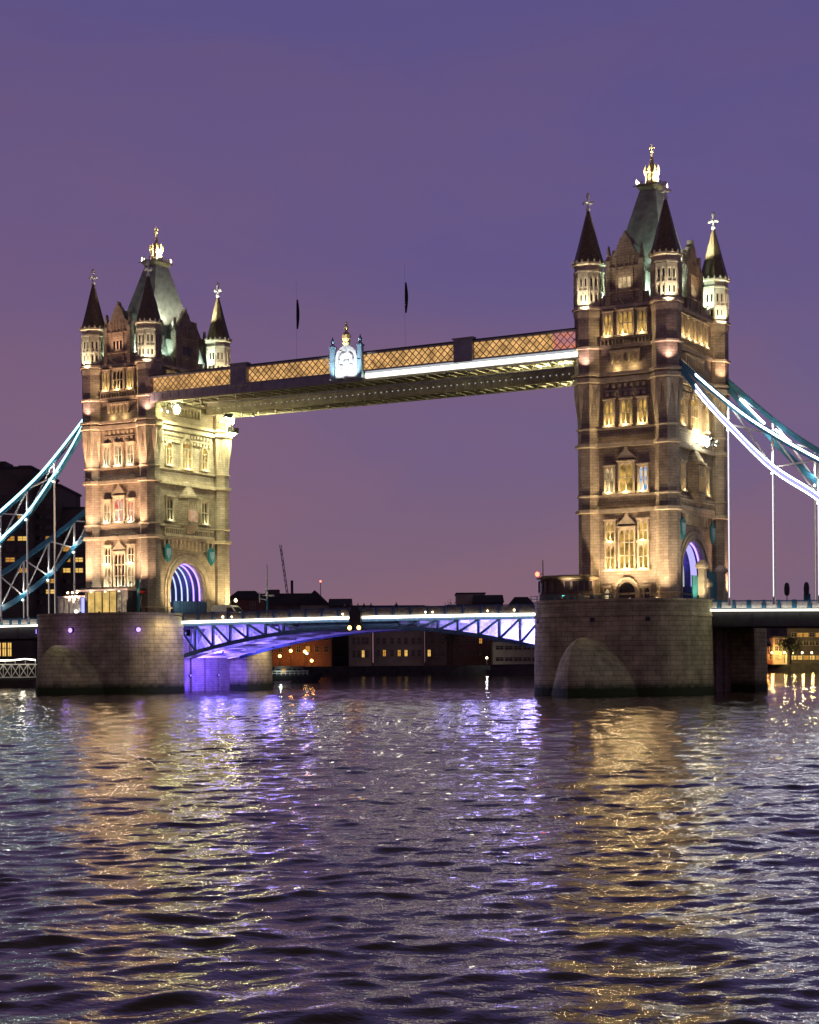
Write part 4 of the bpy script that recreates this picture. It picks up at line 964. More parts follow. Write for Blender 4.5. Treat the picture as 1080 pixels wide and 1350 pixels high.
build_chain(1, -8.8, "suspension chain outlined in bright white light strips, right of the gold windowed tower", "led_white", "led_rod", False)
build_chain(1, 8.8, "dark blue suspension chain behind the brightly outlined white one", None, None, True)
build_chain(-1, -8.8, "suspension chain lined with cyan white light, rising to the peach lit tower", "led_cyan", None, False)
build_chain(-1, 8.8, "unlit blue suspension chain with pale bracing, behind the cyan lit one", None, None, True)

# ------------------------------------------------------------------ things on the bridge
def person(loc, rz, col, label, pose=0):
    me = bpy.data.meshes.new("person")
    a = 0.10 * pose
    V = [(0, 0, .92), (0, 0, 1.15), (0, 0, 1.38), (0, 0.0, 1.50), (0, .02, 1.66), (0, .02, 1.74),
         (-.10, 0, .88), (-.11, a, .48), (-.11, -a * .4, .06), (-.11, .14 - a * .4, .04),
         (.10, 0, .88), (.11, -a, .48), (.11, a * .6, .06), (.11, .14 + a * .6, .04),
         (-.20, 0, 1.40), (-.26, .02 + a, 1.12), (-.24, .14 + a, .90), (.20, 0, 1.40), (.26, .02 - a, 1.12), (.24, .18 - a, .92)]
    E_ = [(0, 1), (1, 2), (2, 3), (3, 4), (4, 5), (0, 6), (6, 7), (7, 8), (8, 9), (0, 10), (10, 11), (11, 12), (12, 13), (2, 14), (14, 15), (15, 16), (2, 17), (17, 18), (18, 19)]
    me.from_pydata(V, E_, [])
    o = bpy.data.objects.new("person", me); COL.objects.link(o)
    b = bmesh.new(); b.from_mesh(me); ly = b.verts.layers.skin.verify(); b.verts.ensure_lookup_table()
    rad = [.15, .14, .17, .065, .10, .07, .10, .075, .055, .045, .10, .075, .055, .045, .075, .055, .035, .075, .055, .035]
    for v, r in zip(b.verts, rad): v[ly].radius = (r * 1.15, r); v[ly].use_root = v.index == 0
    b.to_mesh(me); b.free()
    o.modifiers.new("skin", 'SKIN'); sb = o.modifiers.new("smooth", 'SUBSURF'); sb.levels = 1; sb.render_levels = 1
    key = "clothes_" + "_".join(str(int(c * 255)) for c in col)
    if key not in MAT:
        m = pmat(key, col, 0.85); t = m.node_tree; bs = t.nodes['Principled BSDF']
        tcx = t.nodes.new('ShaderNodeTexCoord'); sp = t.nodes.new('ShaderNodeSeparateXYZ'); t.links.new(tcx.outputs['Object'], sp.inputs[0])
        dv = t.nodes.new('ShaderNodeMath'); dv.operation = 'DIVIDE'; dv.inputs[1].default_value = 2.0; t.links.new(sp.outputs[2], dv.inputs[0])
        rp = t.nodes.new('ShaderNodeValToRGB'); t.links.new(dv.outputs[0], rp.inputs[0]); rp.color_ramp.interpolation = 'CONSTANT'
        st = [(0, (.02, .02, .02)), (.05, (.03, .03, .045)), (.43, col), (.75, (.42, .26, .19)), (.86, (.03, .02, .015))]
        while len(rp.color_ramp.elements) < len(st): rp.color_ramp.elements.new(.5)
        for e, (p_, c_) in zip(rp.color_ramp.elements, st): e.position = p_; e.color = (*c_, 1)
        t.links.new(rp.outputs[0], bs.inputs['Base Color'])
    me.materials.append(MAT[key]); o.location = loc; o.rotation_euler = (0, 0, rz)
    tag(o, label, "person"); return o
for (x, y, rz, c, lab) in (
    (-2.6, -7.2, 2.8, (.03, .03, .04), "person in dark clothes at the left end of the group over the amber signal"),
    (-1.5, -7.3, 3.3, (.05, .03, .03), "second person from the left in the group over the amber signal"),
    (-0.5, -7.1, 2.6, (.02, .03, .05), "person in a dark coat directly above the amber signal"),
    (0.6, -7.3, 3.5, (.04, .04, .04), "second person from the right in the group over the amber signal"),
    (1.7, -7.2, 3.0, (.03, .02, .03), "person at the right end of the group over the amber signal"),
    (5.8, -7.2, 1.2, (.03, .03, .05), "lone person at the parapet right of the amber signal group")):
    person((x, y, 10.64), rz, c, lab, random.uniform(-1, 1)).scale = (1.08,) * 3
for (x, y, rz, c, lab) in (
    (-48.7, -12.9, 1.0, (.03, .02, .03), "person in dark clothes left of the glass kiosk's pale bay"),
    (-47.9, -13.3, -1.2, (.06, .02, .02), "person in a dark red top beside the glass kiosk's pale bay"),
    (-34.9, -12.3, 2.0, (.02, .02, .02), "person in black between the kiosk and the road arch"),
    (-33.6, -12.6, 0.3, (.10, .05, .03), "person in a brown coat between the kiosk and the road arch"),
    (36.9, -12.9, 2.2, (.02, .02, .02), "person in black just right of the dark control cabin"),
    (37.9, -13.2, 0.6, (.03, .03, .05), "person in navy near the tower door, right of the cabin")):
    person((x, y, 10.95), rz, c, lab, random.uniform(-1, 1)).scale = (1.05,) * 3

def kiosk():
    T = thing("glass_kiosk", "glass kiosk glowing yellow under a flat dark roof, in front of the peach lit tower", "kiosk", (-43.0, -12.2, DECK))
    m = MB(); m.box(-6.9, 6.9, -1.6, 1.6, 0.0, 0.25); m.box(-1.4, -1.0, -1.5, 1.5, 0.25, 4.5); m.box(6.5, 6.75, -1.5, 1.5, 0.25, 4.5); m.box(-1.0, 6.5, 1.3, 1.5, 0.25, 4.5); m.build("frame", "dark_metal", T)
    m = MB(); m.loft([[(-2.2, -2.3, 4.5), (7.3, -2.3, 4.5), (7.3, 2.0, 4.5), (-2.2, 2.0, 4.5)], [(-2.4, -2.5, 4.75), (7.5, -2.5, 4.75), (7.5, 2.2, 4.75), (-2.4, 2.2, 4.75)], [(-1.6, -1.8, 5.1), (6.9, -1.8, 5.1), (6.9, 1.6, 5.1), (-1.6, 1.6, 5.1)]]); m.build("roof", "dark_metal", T)
    for i, (a, b, mt) in enumerate(((-0.95, 1.75, "kiosk_glow"), (1.9, 4.5, "kiosk_glow"), (4.65, 6.45, "kiosk_pale"))):
        m = MB(); m.box(a, b, -1.32, -1.28, 0.3, 4.45); g = m.build("glass_panel", mt, T)
        m = MB(); m.box(b, b + 0.14, -1.45, -1.22, 0.25, 4.5); m.box(a, b, -1.42, -1.3, 1.2, 1.3); m.box(a + (b - a) * .5 - .04, a + (b - a) * .5 + .04, -1.42, -1.3, .3, 4.45); m.build("mullion", "dark_metal", g)
    # the lower bay of pale piers at its side
    m = MB()
    for x in (-6.6, -5.6, -4.6, -3.6, -2.6, -1.8): m.box(x - 0.22, x + 0.22, -1.4, -1.0, 0.25, 3.7)
    m.box(-6.9, -1.5, -1.5, 1.4, 3.7, 3.95); m.box(-6.9, -1.5, 1.2, 1.4, 0.25, 3.7); m.build("side_bay", "white_paint", T)
    for i in range(5):
        m = MB(); x = -6.1 + i; m.box(x - 0.26, x + 0.26, -1.08, -1.04, 0.5, 3.6); m.build("bay_panel", "kiosk_pale", T)
    for x in (-4.9, -4.0, -3.1):
        m = MB(); m.tube((x, -1.3, 3.95), (x, -1.3, 4.3), 0.05); m.mat(1).ball((x, -1.3, 4.45), 0.16); m.build("globe_lamp", ["dark_metal", "lens_warm"], T)
    for x in (0.3, 3.0, 5.6):
        m = MB(); m.lathe(x, -2.1, [(0.1, 4.32), (0.14, 4.4), (0.08, 4.5)], 8); m.build("downlight", "lens_warm", T)
    m = MB(); m.box(-1.9, -1.5, -1.7, -1.5, 0.3, 3.6); m.build("poster_light", "led_blue", T)
    glow(T, (-3.2, -2.4, 1.6), 3, (0.9, 0.9, 1.0), 0.1); m = MB(); m.ball((-2.5, -2.2, 1.55), 0.25); m.tube((-2.5, -2.2, 0.0), (-2.5, -2.2, 1.4), 0.04); m.build("bollard_lamp", "led_warm", T)
kiosk()
t = thing("drain_column", "teal painted column at the right end of the glass kiosk", "column", (-35.6, -12.0, DECK))
m = MB(); m.lathe(0, 0, [(0.32, 0), (0.32, 0.6), (0.2, 0.8), (0.2, 5.6), (0.34, 5.8), (0.34, 6.0)], 10); m.build("shaft", "teal_paint", t)
m = MB(); m.box(-0.05, 1.5, -0.06, 0.06, 4.1, 4.45); m.build("sign_board", "red_paint", t)

def cabin():
    T = thing("control_cabin", "dark low control cabin with rounded end and a window band, on the unlit pier", "cabin", (34.1, -12.2, DECK))
    def pl(k, z): return [(3.5 * k * math.copysign(abs(math.cos(a)) ** .6, math.cos(a)), 2.6 * k * math.copysign(abs(math.sin(a)) ** .6, math.sin(a)), z) for a in [2 * math.pi * i / 20 for i in range(20)]]
    m = MB(); m.loft([pl(1, 0), pl(1, 2.2)]); m.loft([pl(.96, 2.21), pl(.96, 3.9)]); m.build("wall", "far_brown", T)
    m = MB(); m.loft([pl(1.04, 3.9), pl(1.10, 4.05), pl(1.10, 4.25), pl(.9, 4.5)]); m.build("roof", "slate", T)
    for i in range(10):
        a = math.pi + math.pi * (i + .5) / 10; x = 3.5 * .98 * math.copysign(abs(math.cos(a)) ** .6, math.cos(a)); y = -2.6 * .98 * abs(math.sin(a)) ** .6
        nx, ny = x / 3.5 ** 2, y / 2.6 ** 2; ln = math.hypot(nx, ny); nx /= ln; ny /= ln
        F = lambda u, n, z: (x + nx * n - ny * u, y + ny * n + nx * u, z)
        m = MB(); w_ = .36
        m.fbox(F, -w_ - .08, -w_, -.1, .1, 2.3, 3.8); m.fbox(F, w_, w_ + .08, -.1, .1, 2.3, 3.8); m.fbox(F, -w_, w_, -.1, .1, 3.7, 3.8); m.fbox(F, -w_, w_, -.1, .12, 2.3, 2.4)
        o = m.build("window", "white_paint" if i < 2 else "far_brown", T)
        m = MB(); m.fquad(F, -w_, w_, .03, 2.4, 3.7); m.build("pane", "dark_glass", o)
cabin()
t = thing("guard_rail", "teal guard rail round the dark control cabin's terrace", "railing", (34.1, -12.2, DECK + 1.12))
m = MB()
pts = [(-3.6 + 0.9 * i, -3.35 - 0.55 * math.sin(math.pi * i / 13), 0) for i in range(14)]
for a, b in zip(pts, pts[1:]):
    for z in (0.35, 0.7): m.bar((a[0], a[1], z), (b[0], b[1], z), 0.07)
for p in pts: m.bar(p, (p[0], p[1], 0.75), 0.08)
m.build("rail", "teal_paint", t)
t = thing("signal_mast", "thin mast with a red lamp at the pier's edge, left of the control cabin", "mast", (30.9, -12.8, DECK + 1.0))
m = MB(); m.tube((0, 0, 0), (0, 0, 5.6), 0.10, 0.06); m.box(-0.2, 0.2, -0.2, 0.2, 1.6, 3.0); m.build("pole", "dark_metal", t)
m = MB(); m.bar((0, 0, 3.8), (-0.6, 0, 3.8), 0.08); m.mat(1).ball((-0.75, -0.1, 3.8), 0.30); m.build("red_lamp", ["dark_metal", "lens_red"], t)

def van():
    T = thing("white_van", "white van with rounded roof just out of the road arch, on the left road leaf", "van", (-26.2, -2.0, 10.55))
    m = MB()
    prof = [(-2.7, .35), (2.5, .35), (2.75, .75), (2.65, 1.15), (1.75, 1.35), (1.05, 2.15), (.6, 2.4), (-2.4, 2.45), (-2.7, 2.2)]
    m.loft([[(x, y * k, z * (1 if k == 1 or z < 2 else 1)) for x, z in prof] for y, k in ((-1.0, 1), (1.0, 1))])
    m.build("body", "van_white", T)
    for n_, q in (("windscreen", [(1.78, 1.38), (1.10, 2.10)]),):
        m = MB(); m.add([(q[0][0] + .02, -.85, q[0][1]), (q[0][0] + .02, .85, q[0][1]), (q[1][0] + .02, .8, q[1][1]), (q[1][0] + .02, -.8, q[1][1])], [(0, 1, 2, 3)]); m.build(n_, "dark_glass", T)
    for y in (-1.01, 1.01):
        m = MB(); m.add([(.1, y, 1.4), (1.5, y, 1.4), (1.0, y, 2.05), (.1, y, 2.05)], [(0, 1, 2, 3)]); m.build("side_window", "dark_glass", T)
    for x in (-1.75, 1.65):
        for y in (-.95, .95):
            m = MB(); m.tube((x, y - .1, .35), (x, y + .1, .35), .35, n=14); o = m.build("wheel", "rubber", T)
            m = MB(); m.tube((x, y - .115, .35), (x, y + .115, .35), .19, n=10); m.build("rim", "pale_metal", o)
    for y in (-.75, .75):
        m = MB(); m.box(2.68, 2.76, y - .15, y + .15, .8, 1.0); m.build("headlight", "lens_warm", T)
van()
def road_mast(x, y, ht, label, lampz=None, name="lamp_mast", mat="white_paint"):
    t = thing(name, label, "mast", (x, y, 10.6))
    m = MB(); m.lathe(0, 0, [(0.26, 0), (0.26, 1.1), (0.16, 1.3), (0.16, 3.6)], 8); m.build("base", "teal_paint", t)
    m = MB(); m.tube((0, 0, 3.6), (0, 0, ht), 0.15, 0.08); m.bar((-0.8, 0, 4.1), (1.2, 0, 4.1), 0.12); m.bar((-0.3, 0, 5.0), (0.5, 0, 5.0), 0.14); m.box(0.5, 1.2, -0.2, 0.2, 3.9, 4.1); m.tube((-1.4, 0, 3.0), (-1.4, 0, 4.9), 0.07); m.bar((-1.4, 0, 3.6), (0, 0, 3.4), 0.07); m.build("pole", mat, t)
road_mast(-25.6, 7.0, 8.9, "tall white mast with cross arms rising over the violet lit road leaf")
t = thing("street_lamp", "short street lamp with white globe beside the white van", "street lamp", (-32.0, 7.6, 10.55))
m = MB(); m.lathe(0, 0, [(0.16, 0), (0.16, .8), (0.07, 1.0), (0.06, 3.3)], 8); m.build("post", "dark_metal", t)
m = MB(); m.lathe(0, 0, [(0.08, 3.3), (0.22, 3.4), (0.24, 3.6), (0.1, 3.8)], 10); m.build("lamp_head", "lens_warm", t)
for x, y, lab in ((57.1, 6.0, "dark traffic signal head on the approach road, nearer the tower"), (59.7, 6.0, "dark traffic signal with a teal backing, farther from the tower")):
    t = thing("traffic_signal", lab, "traffic signal", (x, y, 10.3))
    m = MB(); m.tube((0, 0, 0), (0, 0, 2.4), 0.06); m.build("post", "dark_metal", t)
    m = MB(); m.loft([[(p * k, q * .6, z) for p, q in ((-.3, -.3), (.3, -.3), (.3, .3), (-.3, .3))] for k, z in ((.5, 2.2), (1, 2.5), (1.1, 3.2), (.8, 3.7), (.3, 3.9))]); o = m.build("signal_head", "dark_metal", t)
    for k in range(3):
        m = MB(); m.tube((0, -.19, 2.55 + k * .42), (0, -.30, 2.55 + k * .42), .14, n=10); m.build("visor", "dark_metal", o)
    if x > 58:
        m = MB(); m.box(-.45, .45, .2, .25, 1.4, 2.4); m.build("backing_board", "teal_paint", t)
# hoardings and stone gate posts at the near tower's road arch; a low teal barrier in the far arch
t = thing("hoarding", "teal hoarding panels closing the foot of the road arch behind the stone gate posts", "hoarding", (48.9, 0.0, DECK))
for a, b, h_ in ((-6.9, -5.0, 4.2), (-3.2, -1.3, 3.6), (-1.2, 1.7, 4.9)):
    m = MB(); m.box(-.08, .08, a, b, 0, h_); m.box(-.13, .13, a, b, h_, h_ + .12); m.build("panel", "teal_paint", t)
m = MB(); m.box(.09, .13, -.3, .8, 1.3, 1.6); o = m.build("notice", "white_paint", t)
for y, h_, lab in ((-4.6, 5.9, "taller stone gate post at the near corner of the teal hoarding"), (-3.3, 3.6, "short stone gate post in front of the teal hoarding"), (2.6, 5.6, "stone gate post at the far end of the teal hoarding")):
    t = thing("gate_post", lab, "gate post", (49.4, y, DECK), 0, "stone gate posts at the road arch")
    m = MB(); m.box(-.42, .42, -.42, .42, 0, h_ - 0.7); m.build("shaft", "carved_stone", t)
    m = MB(); m.loft([[(p * k, q * k, z) for p, q in ((-.5, -.5), (.5, -.5), (.5, .5), (-.5, .5))] for k, z in ((1.0, h_ - .69), (1.35, h_ - .5), (1.35, h_ - .2), (.6, h_ + .4))]); m.build("cap", "carved_stone", t)
t = thing("barrier", "low dark blue barrier across the foot of the lit road arch", "barrier", (-35.2, 0, DECK))
m = MB(); m.box(-.1, .1, -4.1, 4.1, .3, 3.2)
for i in range(12): m.box(.1, .16, -4.0 + i * .72, -3.8 + i * .72, .3, 3.2)
m.build("panel", "barrier_paint", t)

# ------------------------------------------------------------------ far banks
def fx(px, Q): return (px - 540) / 2276.0 * Q
def fz(px, py, Q): return CAMZ + (872 - 0.00768 * (px - 540) - py) / 2276.0 * Q
m = MB()
def bank_poly(pts, z0, z1):
    k = len(pts); lo = [(*W(*p), z0) for p in pts]; hi = [(*W(*p), z1) for p in pts]; m.loft([lo, hi])
bank_poly([(-72, 545), (600, 535), (900, 2500), (-72, 2500)], -2, 2.9)
bank_poly([(-420, 372), (-74, 378), (-74, 2500), (-900, 2500)], -2, 3.2)
tag(m.build("river_bank", "bank_stone"), "dark stone embankment along the far side of the river", "embankment", kind='structure')

WIN = {}
def window_mesh(kind, w_, h_):
    key = (kind, round(w_, 1), round(h_, 1))
    if key in WIN: return WIN[key]
    m = MB(); F = frame_front; t_ = max(0.12, w_ * .08)
    m.fbox(F, -w_ / 2 - t_, -w_ / 2, -.02, .22, 0, h_); m.fbox(F, w_ / 2, w_ / 2 + t_, -.02, .22, 0, h_); m.fbox(F, -w_ / 2 - t_, w_ / 2 + t_, -.02, .3, -t_, 0); m.fbox(F, -w_ / 2 - t_, w_ / 2 + t_, -.02, .24, h_, h_ + t_)
    m.fbox(F, -.05, .05, .06, .15, 0, h_); m.fbox(F, -w_ / 2, w_ / 2, .06, .14, h_ * .55, h_ * .55 + .09)
    m.mat(1).fquad(F, -w_ / 2, w_ / 2, .05, 0, h_)
    o = m.build("window", ["dim_stucco" if kind != "dark_plain" else "far_dark", {"lit": "far_window", "bright": "far_window_bright"}.get(kind, "dark_glass")])
    me = o.data; bpy.data.objects.remove(o); WIN[key] = me
    return me
def facade_window(T, x, z, w_, h_, kind):
    o = bpy.data.objects.new("window", window_mesh(kind, w_, h_)); COL.objects.link(o); o.parent = T; o.location = (x, 0, z)
    if kind in ("lit", "bright"): o['label'] = "lit yellow window"
    return o
def block(name, label, cat, px0, px1, pytop, Q, depth, wall, roof="flat", rise=0.0, roofmat="far_roof", rot=0.0, z0=2.5, group=None):
    pm = (px0 + px1) / 2; hw = fx(px1, Q) - fx(pm, Q); zt = fz(pm, pytop, Q)
    T = thing(name, label, cat, (*W(fx(pm, Q), Q), 0), TH + rot, group)
    m = MB(); m.box(-hw, hw, 0, depth, z0, zt - rise); m.build("wall", wall, T)
    m = MB(); ze = zt - rise
    if roof == "flat": m.box(-hw - .3, hw + .3, -.3, depth + .3, ze + .003, ze + .5)
    elif roof == "ridge": m.add([(-hw - .4, -.5, ze), (hw + .4, -.5, ze), (hw + .4, depth + .5, ze), (-hw - .4, depth + .5, ze), (-hw - .4, depth / 2, zt), (hw + .4, depth / 2, zt)], [(0, 1, 5, 4), (2, 3, 4, 5), (0, 4, 3), (1, 2, 5), (0, 3, 2, 1)])
    elif roof == "gable": m.add([(-hw - .4, -.4, ze), (0, -.4, zt), (hw + .4, -.4, ze), (-hw - .4, depth, ze), (0, depth, zt), (hw + .4, depth, ze)], [(0, 1, 4, 3), (1, 2, 5, 4), (0, 2, 1), (3, 4, 5), (0, 3, 5, 2)])
    elif roof == "hip": m.loft([[(-hw - .4, -.5, ze), (hw + .4, -.5, ze), (hw + .4, depth + .5, ze), (-hw - .4, depth + .5, ze)], [(-hw * .5, depth * .45, zt), (hw * .5, depth * .45, zt), (hw * .5, depth * .55, zt), (-hw * .5, depth * .55, zt)]])
    r = m.build("roof", roofmat, T)
    return T, hw, zt, r
def wins(T, px0c, Q, pxs, pys, w_, h_, lit=(), bright=(), dark="dark"):
    """windows at the named columns and rows of the facade"""
    for py in pys:
        for px in pxs:
            k = "bright" if (px, py) in bright else ("lit" if (px, py) in lit else dark)
            facade_window(T, fx(px, Q) - fx(px0c, Q), fz(px, py, Q) - h_ / 2, w_, h_, k)
# the big dark hotel on the left, in stepped blocks
Q = 402
T, hw, zt, r = block("hotel_block", "tallest dark hotel block at the picture's left edge with a few orange windows", "hotel", -70, 44, 618, Q, 30, "far_dark", z0=3)
m = MB(); m.box(-4, 3, 4, 12, zt, zt + 2.2); m.box(6, 9, 4, 12, zt, zt + 1.2); m.build("plant_room", "far_dark", r)
cols = [-2, 14.5, 31]; rows = [656, 668, 681, 695, 710, 724, 738, 752, 766, 780, 794]
wins(T, -13, Q, cols, rows, 2.1, 0.95, lit={(14.5, 710), (31, 681), (31, 752), (14.5, 738)}, bright={(31, 710)}, dark="dark_plain")
for px in (-1, 6, 13): facade_window(T, fx(px, Q) - fx(-13, Q), fz(px, 865, Q), 0.85, 3.1, "bright")
T, hw, zt, r = block("hotel_block", "middle stepped hotel block with a lit orange window, beside the tallest block", "hotel", 44.5, 80, 641, Q + 4, 26, "far_dark", z0=3)
m = MB(); m.box(-3.2, 0.4, 5, 10, zt, zt + 3.6); m.build("plant_room", "far_dark", r)
wins(T, 62.25, Q + 4, [51, 67.5], rows[1:], 2.1, 0.95, lit={(67.5, 710), (67.5, 766)}, bright={(67.5, 780)}, dark="dark_plain")
T, hw, zt, r = block("hotel_block", "lowest hotel block with bright yellow windows, hard against the peach lit tower", "hotel", 80.5, 132, 671, Q + 8, 24, "far_dark", z0=3)
wins(T, 106.25, Q + 8, [88, 104.5], rows[3:], 2.1, 1.0, lit={(88, 724), (88, 738), (104.5, 738)}, bright={(88, 752), (104.5, 752), (104.5, 738)}, dark="dark_plain")

# gangway and pontoon below the left approach
Q = 332
t = thing("gangway", "white lattice gangway with a lit handrail, under the left approach road", "gangway", (*W(fx(10, Q), Q), 0), TH)
x0, x1 = fx(-60, Q) - fx(10, Q), fx(47, Q) - fx(10, Q); zb, zt = fz(20, 893, Q), fz(20, 876, Q)
m = MB()
for y in (0, 2.2):
    m.box(x0, x1, y - .08, y + .08, zb - .1, zb + .1); m.box(x0, x1, y - .08, y + .08, zt - .1, zt + .1)
    n_ = 10
    for i in range(n_ if y == 0 else 0):
        a = x0 + (x1 - x0) * i / n_; b = x0 + (x1 - x0) * (i + 1) / n_
        m.bar((a, y, zb), (b, y, zt), .13); m.bar((a, y, zt), (b, y, zb), .13); m.bar((b, y, zb), (b, y, zt), .1)
m.box(x0, x1, .1, 2.1, zb - .05, zb + .05); m.build("truss", "white_paint", t)
m = MB(); xa, xm = x1 - 4.5, x1 - 2; m.bar((x0, -.2, zt + .75), (xa, -.2, zt + .8), .25, .2); m.bar((xa, -.2, zt + .8), (xm, -.2, zt + 1.05), .25, .2); m.bar((xm, -.2, zt + 1.05), (x1, -.2, zt + .85), .25, .2); m.build("light_strip", "led_warm", t)
m = MB()
for i in range(9): xx = x0 + (x1 - x0) * i / 8; m.bar((xx, -.15, zt), (xx, -.15, zt + .75), .09)
m.build("handrail", "pale_metal", t)
glow(t, ((x0 + x1) / 2, -2.5, zt + 1.5), 110, (1.0, .9, .65), .2); glow(t, (x1 - 2, -2.5, zt + 1.5), 80, (1.0, .9, .65), .2)
t = thing("pontoon", "long dark pontoon floating below the white lattice gangway", "pontoon", (*W(fx(5, 330), 330), 0), TH)
m = MB(); m.loft([[(-11, -.9, -.4), (5.6, -.9, -.4), (5.6, 4, -.4), (-11, 4, -.4)], [(-11.3, -1.2, 1.2), (6.0, -1.2, 1.2), (6.0, 4.2, 1.2), (-11.3, 4.2, 1.2)]]); m.build("hull", "far_dark", t)
m = MB(); m.box(-11.3, 6.0, -1.25, 4.25, 1.2, 1.35); m.build("deck", "bank_stone", t)

def lamp_post(px, py, Q, zb, label, lens, power, col, group, r=.4):
    z = fz(px, py, Q); t = thing("street_lamp", label, "street lamp", (*W(fx(px, Q), Q), zb), TH, group)
    m = MB(); m.tube((0, 0, 0), (0, 0, z - zb), .11, .07, 6); m.build("post", "dark_metal", t)
    m = MB(); m.ball((0, 0, z - zb + r * .5), r); m.build("lamp_head", lens, t)
    if power: glow(t, (0, -1.2, z - zb), power, col, .3)
    return t

# under the left leaf: brick house lit orange, moored boat
Q = 548
T, hw, zt, r = block("brick_house", "dark brick house lit orange by street lamps, beyond the left road leaf", "house", 300, 347, 778, Q + 14, 12, "brick", "hip", 3.0)
wins(T, 323.5, Q + 14, [309, 334], [798], 1.6, 2.2)
T, hw, zt, r = block("brick_house", "low brick building glowing orange at its foot, behind the moored boat", "house", 347.5, 437, 818, Q + 6, 12, "brick", "ridge", 1.5)
wins(T, 392.25, Q + 6, [358, 370, 382, 394, 406, 418, 430], [840, 856], 1.2, 1.9, lit={(406, 856)})
for px, py, lab in ((369, 866, "orange street lamp at the left end of the row behind the boat"), (383.5, 859, "tallest orange street lamp in the row behind the boat"), (402, 860, "third orange street lamp from the left behind the boat"), (411, 872, "lowest orange street lamp at the row's right end behind the boat")):
    lamp_post(px, py, Q - 1.5 + 4, 2.9, lab, "street_orange", 110, (1.0, .38, .08), "orange street lamps on the far bank", .5)
t = thing("moored_boat", "dark moored boat with a white railed upper deck, under the left road leaf", "boat", (*W(fx(386, 374), 374), 0), TH)
m = MB(); m.loft([[(-4.2, 0, -.3), (4.0, 0, -.3), (5.2, 1.2, -.3), (4.0, 2.4, -.3), (-4.2, 2.4, -.3)], [(-4.6, -.3, 1.5), (4.6, -.3, 1.5), (6.6, 1.2, 1.8), (4.6, 2.7, 1.5), (-4.6, 2.7, 1.5)]]); m.build("hull", "dark_metal", t)
m = MB(); m.box(-4.0, 2.2, .2, 2.2, 1.5, 3.3); m.box(-4.3, 2.6, -.1, 2.5, 3.3, 3.45); m.build("cabin", "far_dark", t)
for x in (-3.2, -2.0, -.8, .4, 1.5):
    m = MB(); m.box(x - .4, x + .4, .14, .2, 2.0, 2.9); m.build("window", "far_window" if x in (-2.0,) else "dark_glass", t)
m = MB()
for i in range(9): m.bar((-4.4 + i * .95, -.2, 1.5), (-4.4 + i * .95, -.2, 2.4), .09)
m.box(-4.5, 3.4, -.26, -.14, 2.35, 2.5); m.box(-4.5, 3.4, -.24, -.16, 1.9, 2.0); m.build("railing", "white_paint", t)
m = MB(); m.tube((3, 1.2, 1.5), (3, 1.2, 6.2), .08, .05); m.mat(1).ball((3, 1.2, 6.2), .25); m.build("mast", ["dark_metal", "lens_green"], t)
glow(t, (-2.5, -1.6, 2.8), 60, (.8, 1, .9), .2)
t = thing("dinghy", "small white dinghy on the water near the left pier's far corner", "boat", (*W(fx(371, 345), 345), 0), TH)
m = MB(); m.loft([[(-1.3, -.4, -.1), (1.0, -.4, -.1), (1.6, 0, -.05), (1.0, .4, -.1), (-1.3, .4, -.1)], [(-1.5, -.65, .5), (1.2, -.6, .55), (2.1, 0, .65), (1.2, .6, .55), (-1.5, .65, .5)]]); m.build("hull", "van_white", t)
m = MB(); m.box(-.3, .1, -.55, .55, .45, .58); m.build("thwart", "van_white", t)
# warehouses seen under and over the road leaves
Q = 560
T, hw, zt, r = block("warehouse", "long warehouse with a dark slate ridge roof, above the left road leaf", "warehouse", 338, 412, 781, Q + 22, 16, "far_brown", "ridge", 4.2)
m = MB(); m.box(-6.5, -2.0, 5, 9, zt - 1.5, zt + 1.2); m.build("roof_house", "far_dark", r)
T, hw, zt, r = block("warehouse", "grey gable-ended warehouse above the left road leaf", "warehouse", 397, 434, 778, Q + 18, 20, "dim_stucco", "gable", 5.0)
wins(T, 415.5, Q + 18, [410], [793], 1.4, 2.0)
T, hw, zt, r = block("warehouse", "low dark ridge-roofed warehouse left of the amber signal", "warehouse", 434.5, 462, 788, Q + 16, 18, "far_dark", "ridge", 2.6)
T, hw, zt, r = block("riverside_flats", "pale narrow riverside block right under the amber signal", "flats", 460, 490, 800, Q, 16, "dim_stucco", "flat")
wins(T, 475, Q, [467, 473, 479, 484.5], [828, 845, 862], .8, 2.2, bright={(479, 862)})
T, hw, zt, r = block("riverside_flats", "dim beige riverside block with three lit yellow windows in a row", "flats", 492.5, 560, 800, Q + 3, 16, "dim_stucco", "flat")
wins(T, 526.25, Q + 3, [499, 507, 517, 526.5, 535.5, 545, 553], [828, 845, 861], .9, 2.0, lit={(507, 861), (526.5, 861)}, bright={(535.5, 861)})
T, hw, zt, r = block("riverside_flats", "dim riverside block with one narrow bright window", "flats", 561, 590, 801, Q + 1, 16, "far_brown", "flat")
wins(T, 575.5, Q + 1, [566, 576, 584], [828, 845, 861], .9, 2.1, bright={(566, 861)})
T, hw, zt, r = block("riverside_flats", "reddish brown riverside block under the right road leaf", "flats", 590.5, 652, 799, Q + 4, 16, "brick", "flat")
wins(T, 621.25, Q + 4, [598, 607, 616, 625, 634, 643], [830, 845, 860], .9, 1.6, lit={(634, 845)})
T, hw, zt, r = block("office_block", "pale flat-topped office block on the skyline above the right road leaf", "office", 603, 640, 783, Q + 60, 18, "dim_stucco", "flat")
T, hw, zt, r = block("warehouse", "dark roofed block on the skyline right of the pale office", "warehouse", 627, 664, 783, Q + 45, 18, "far_dark", "ridge", 3.0)
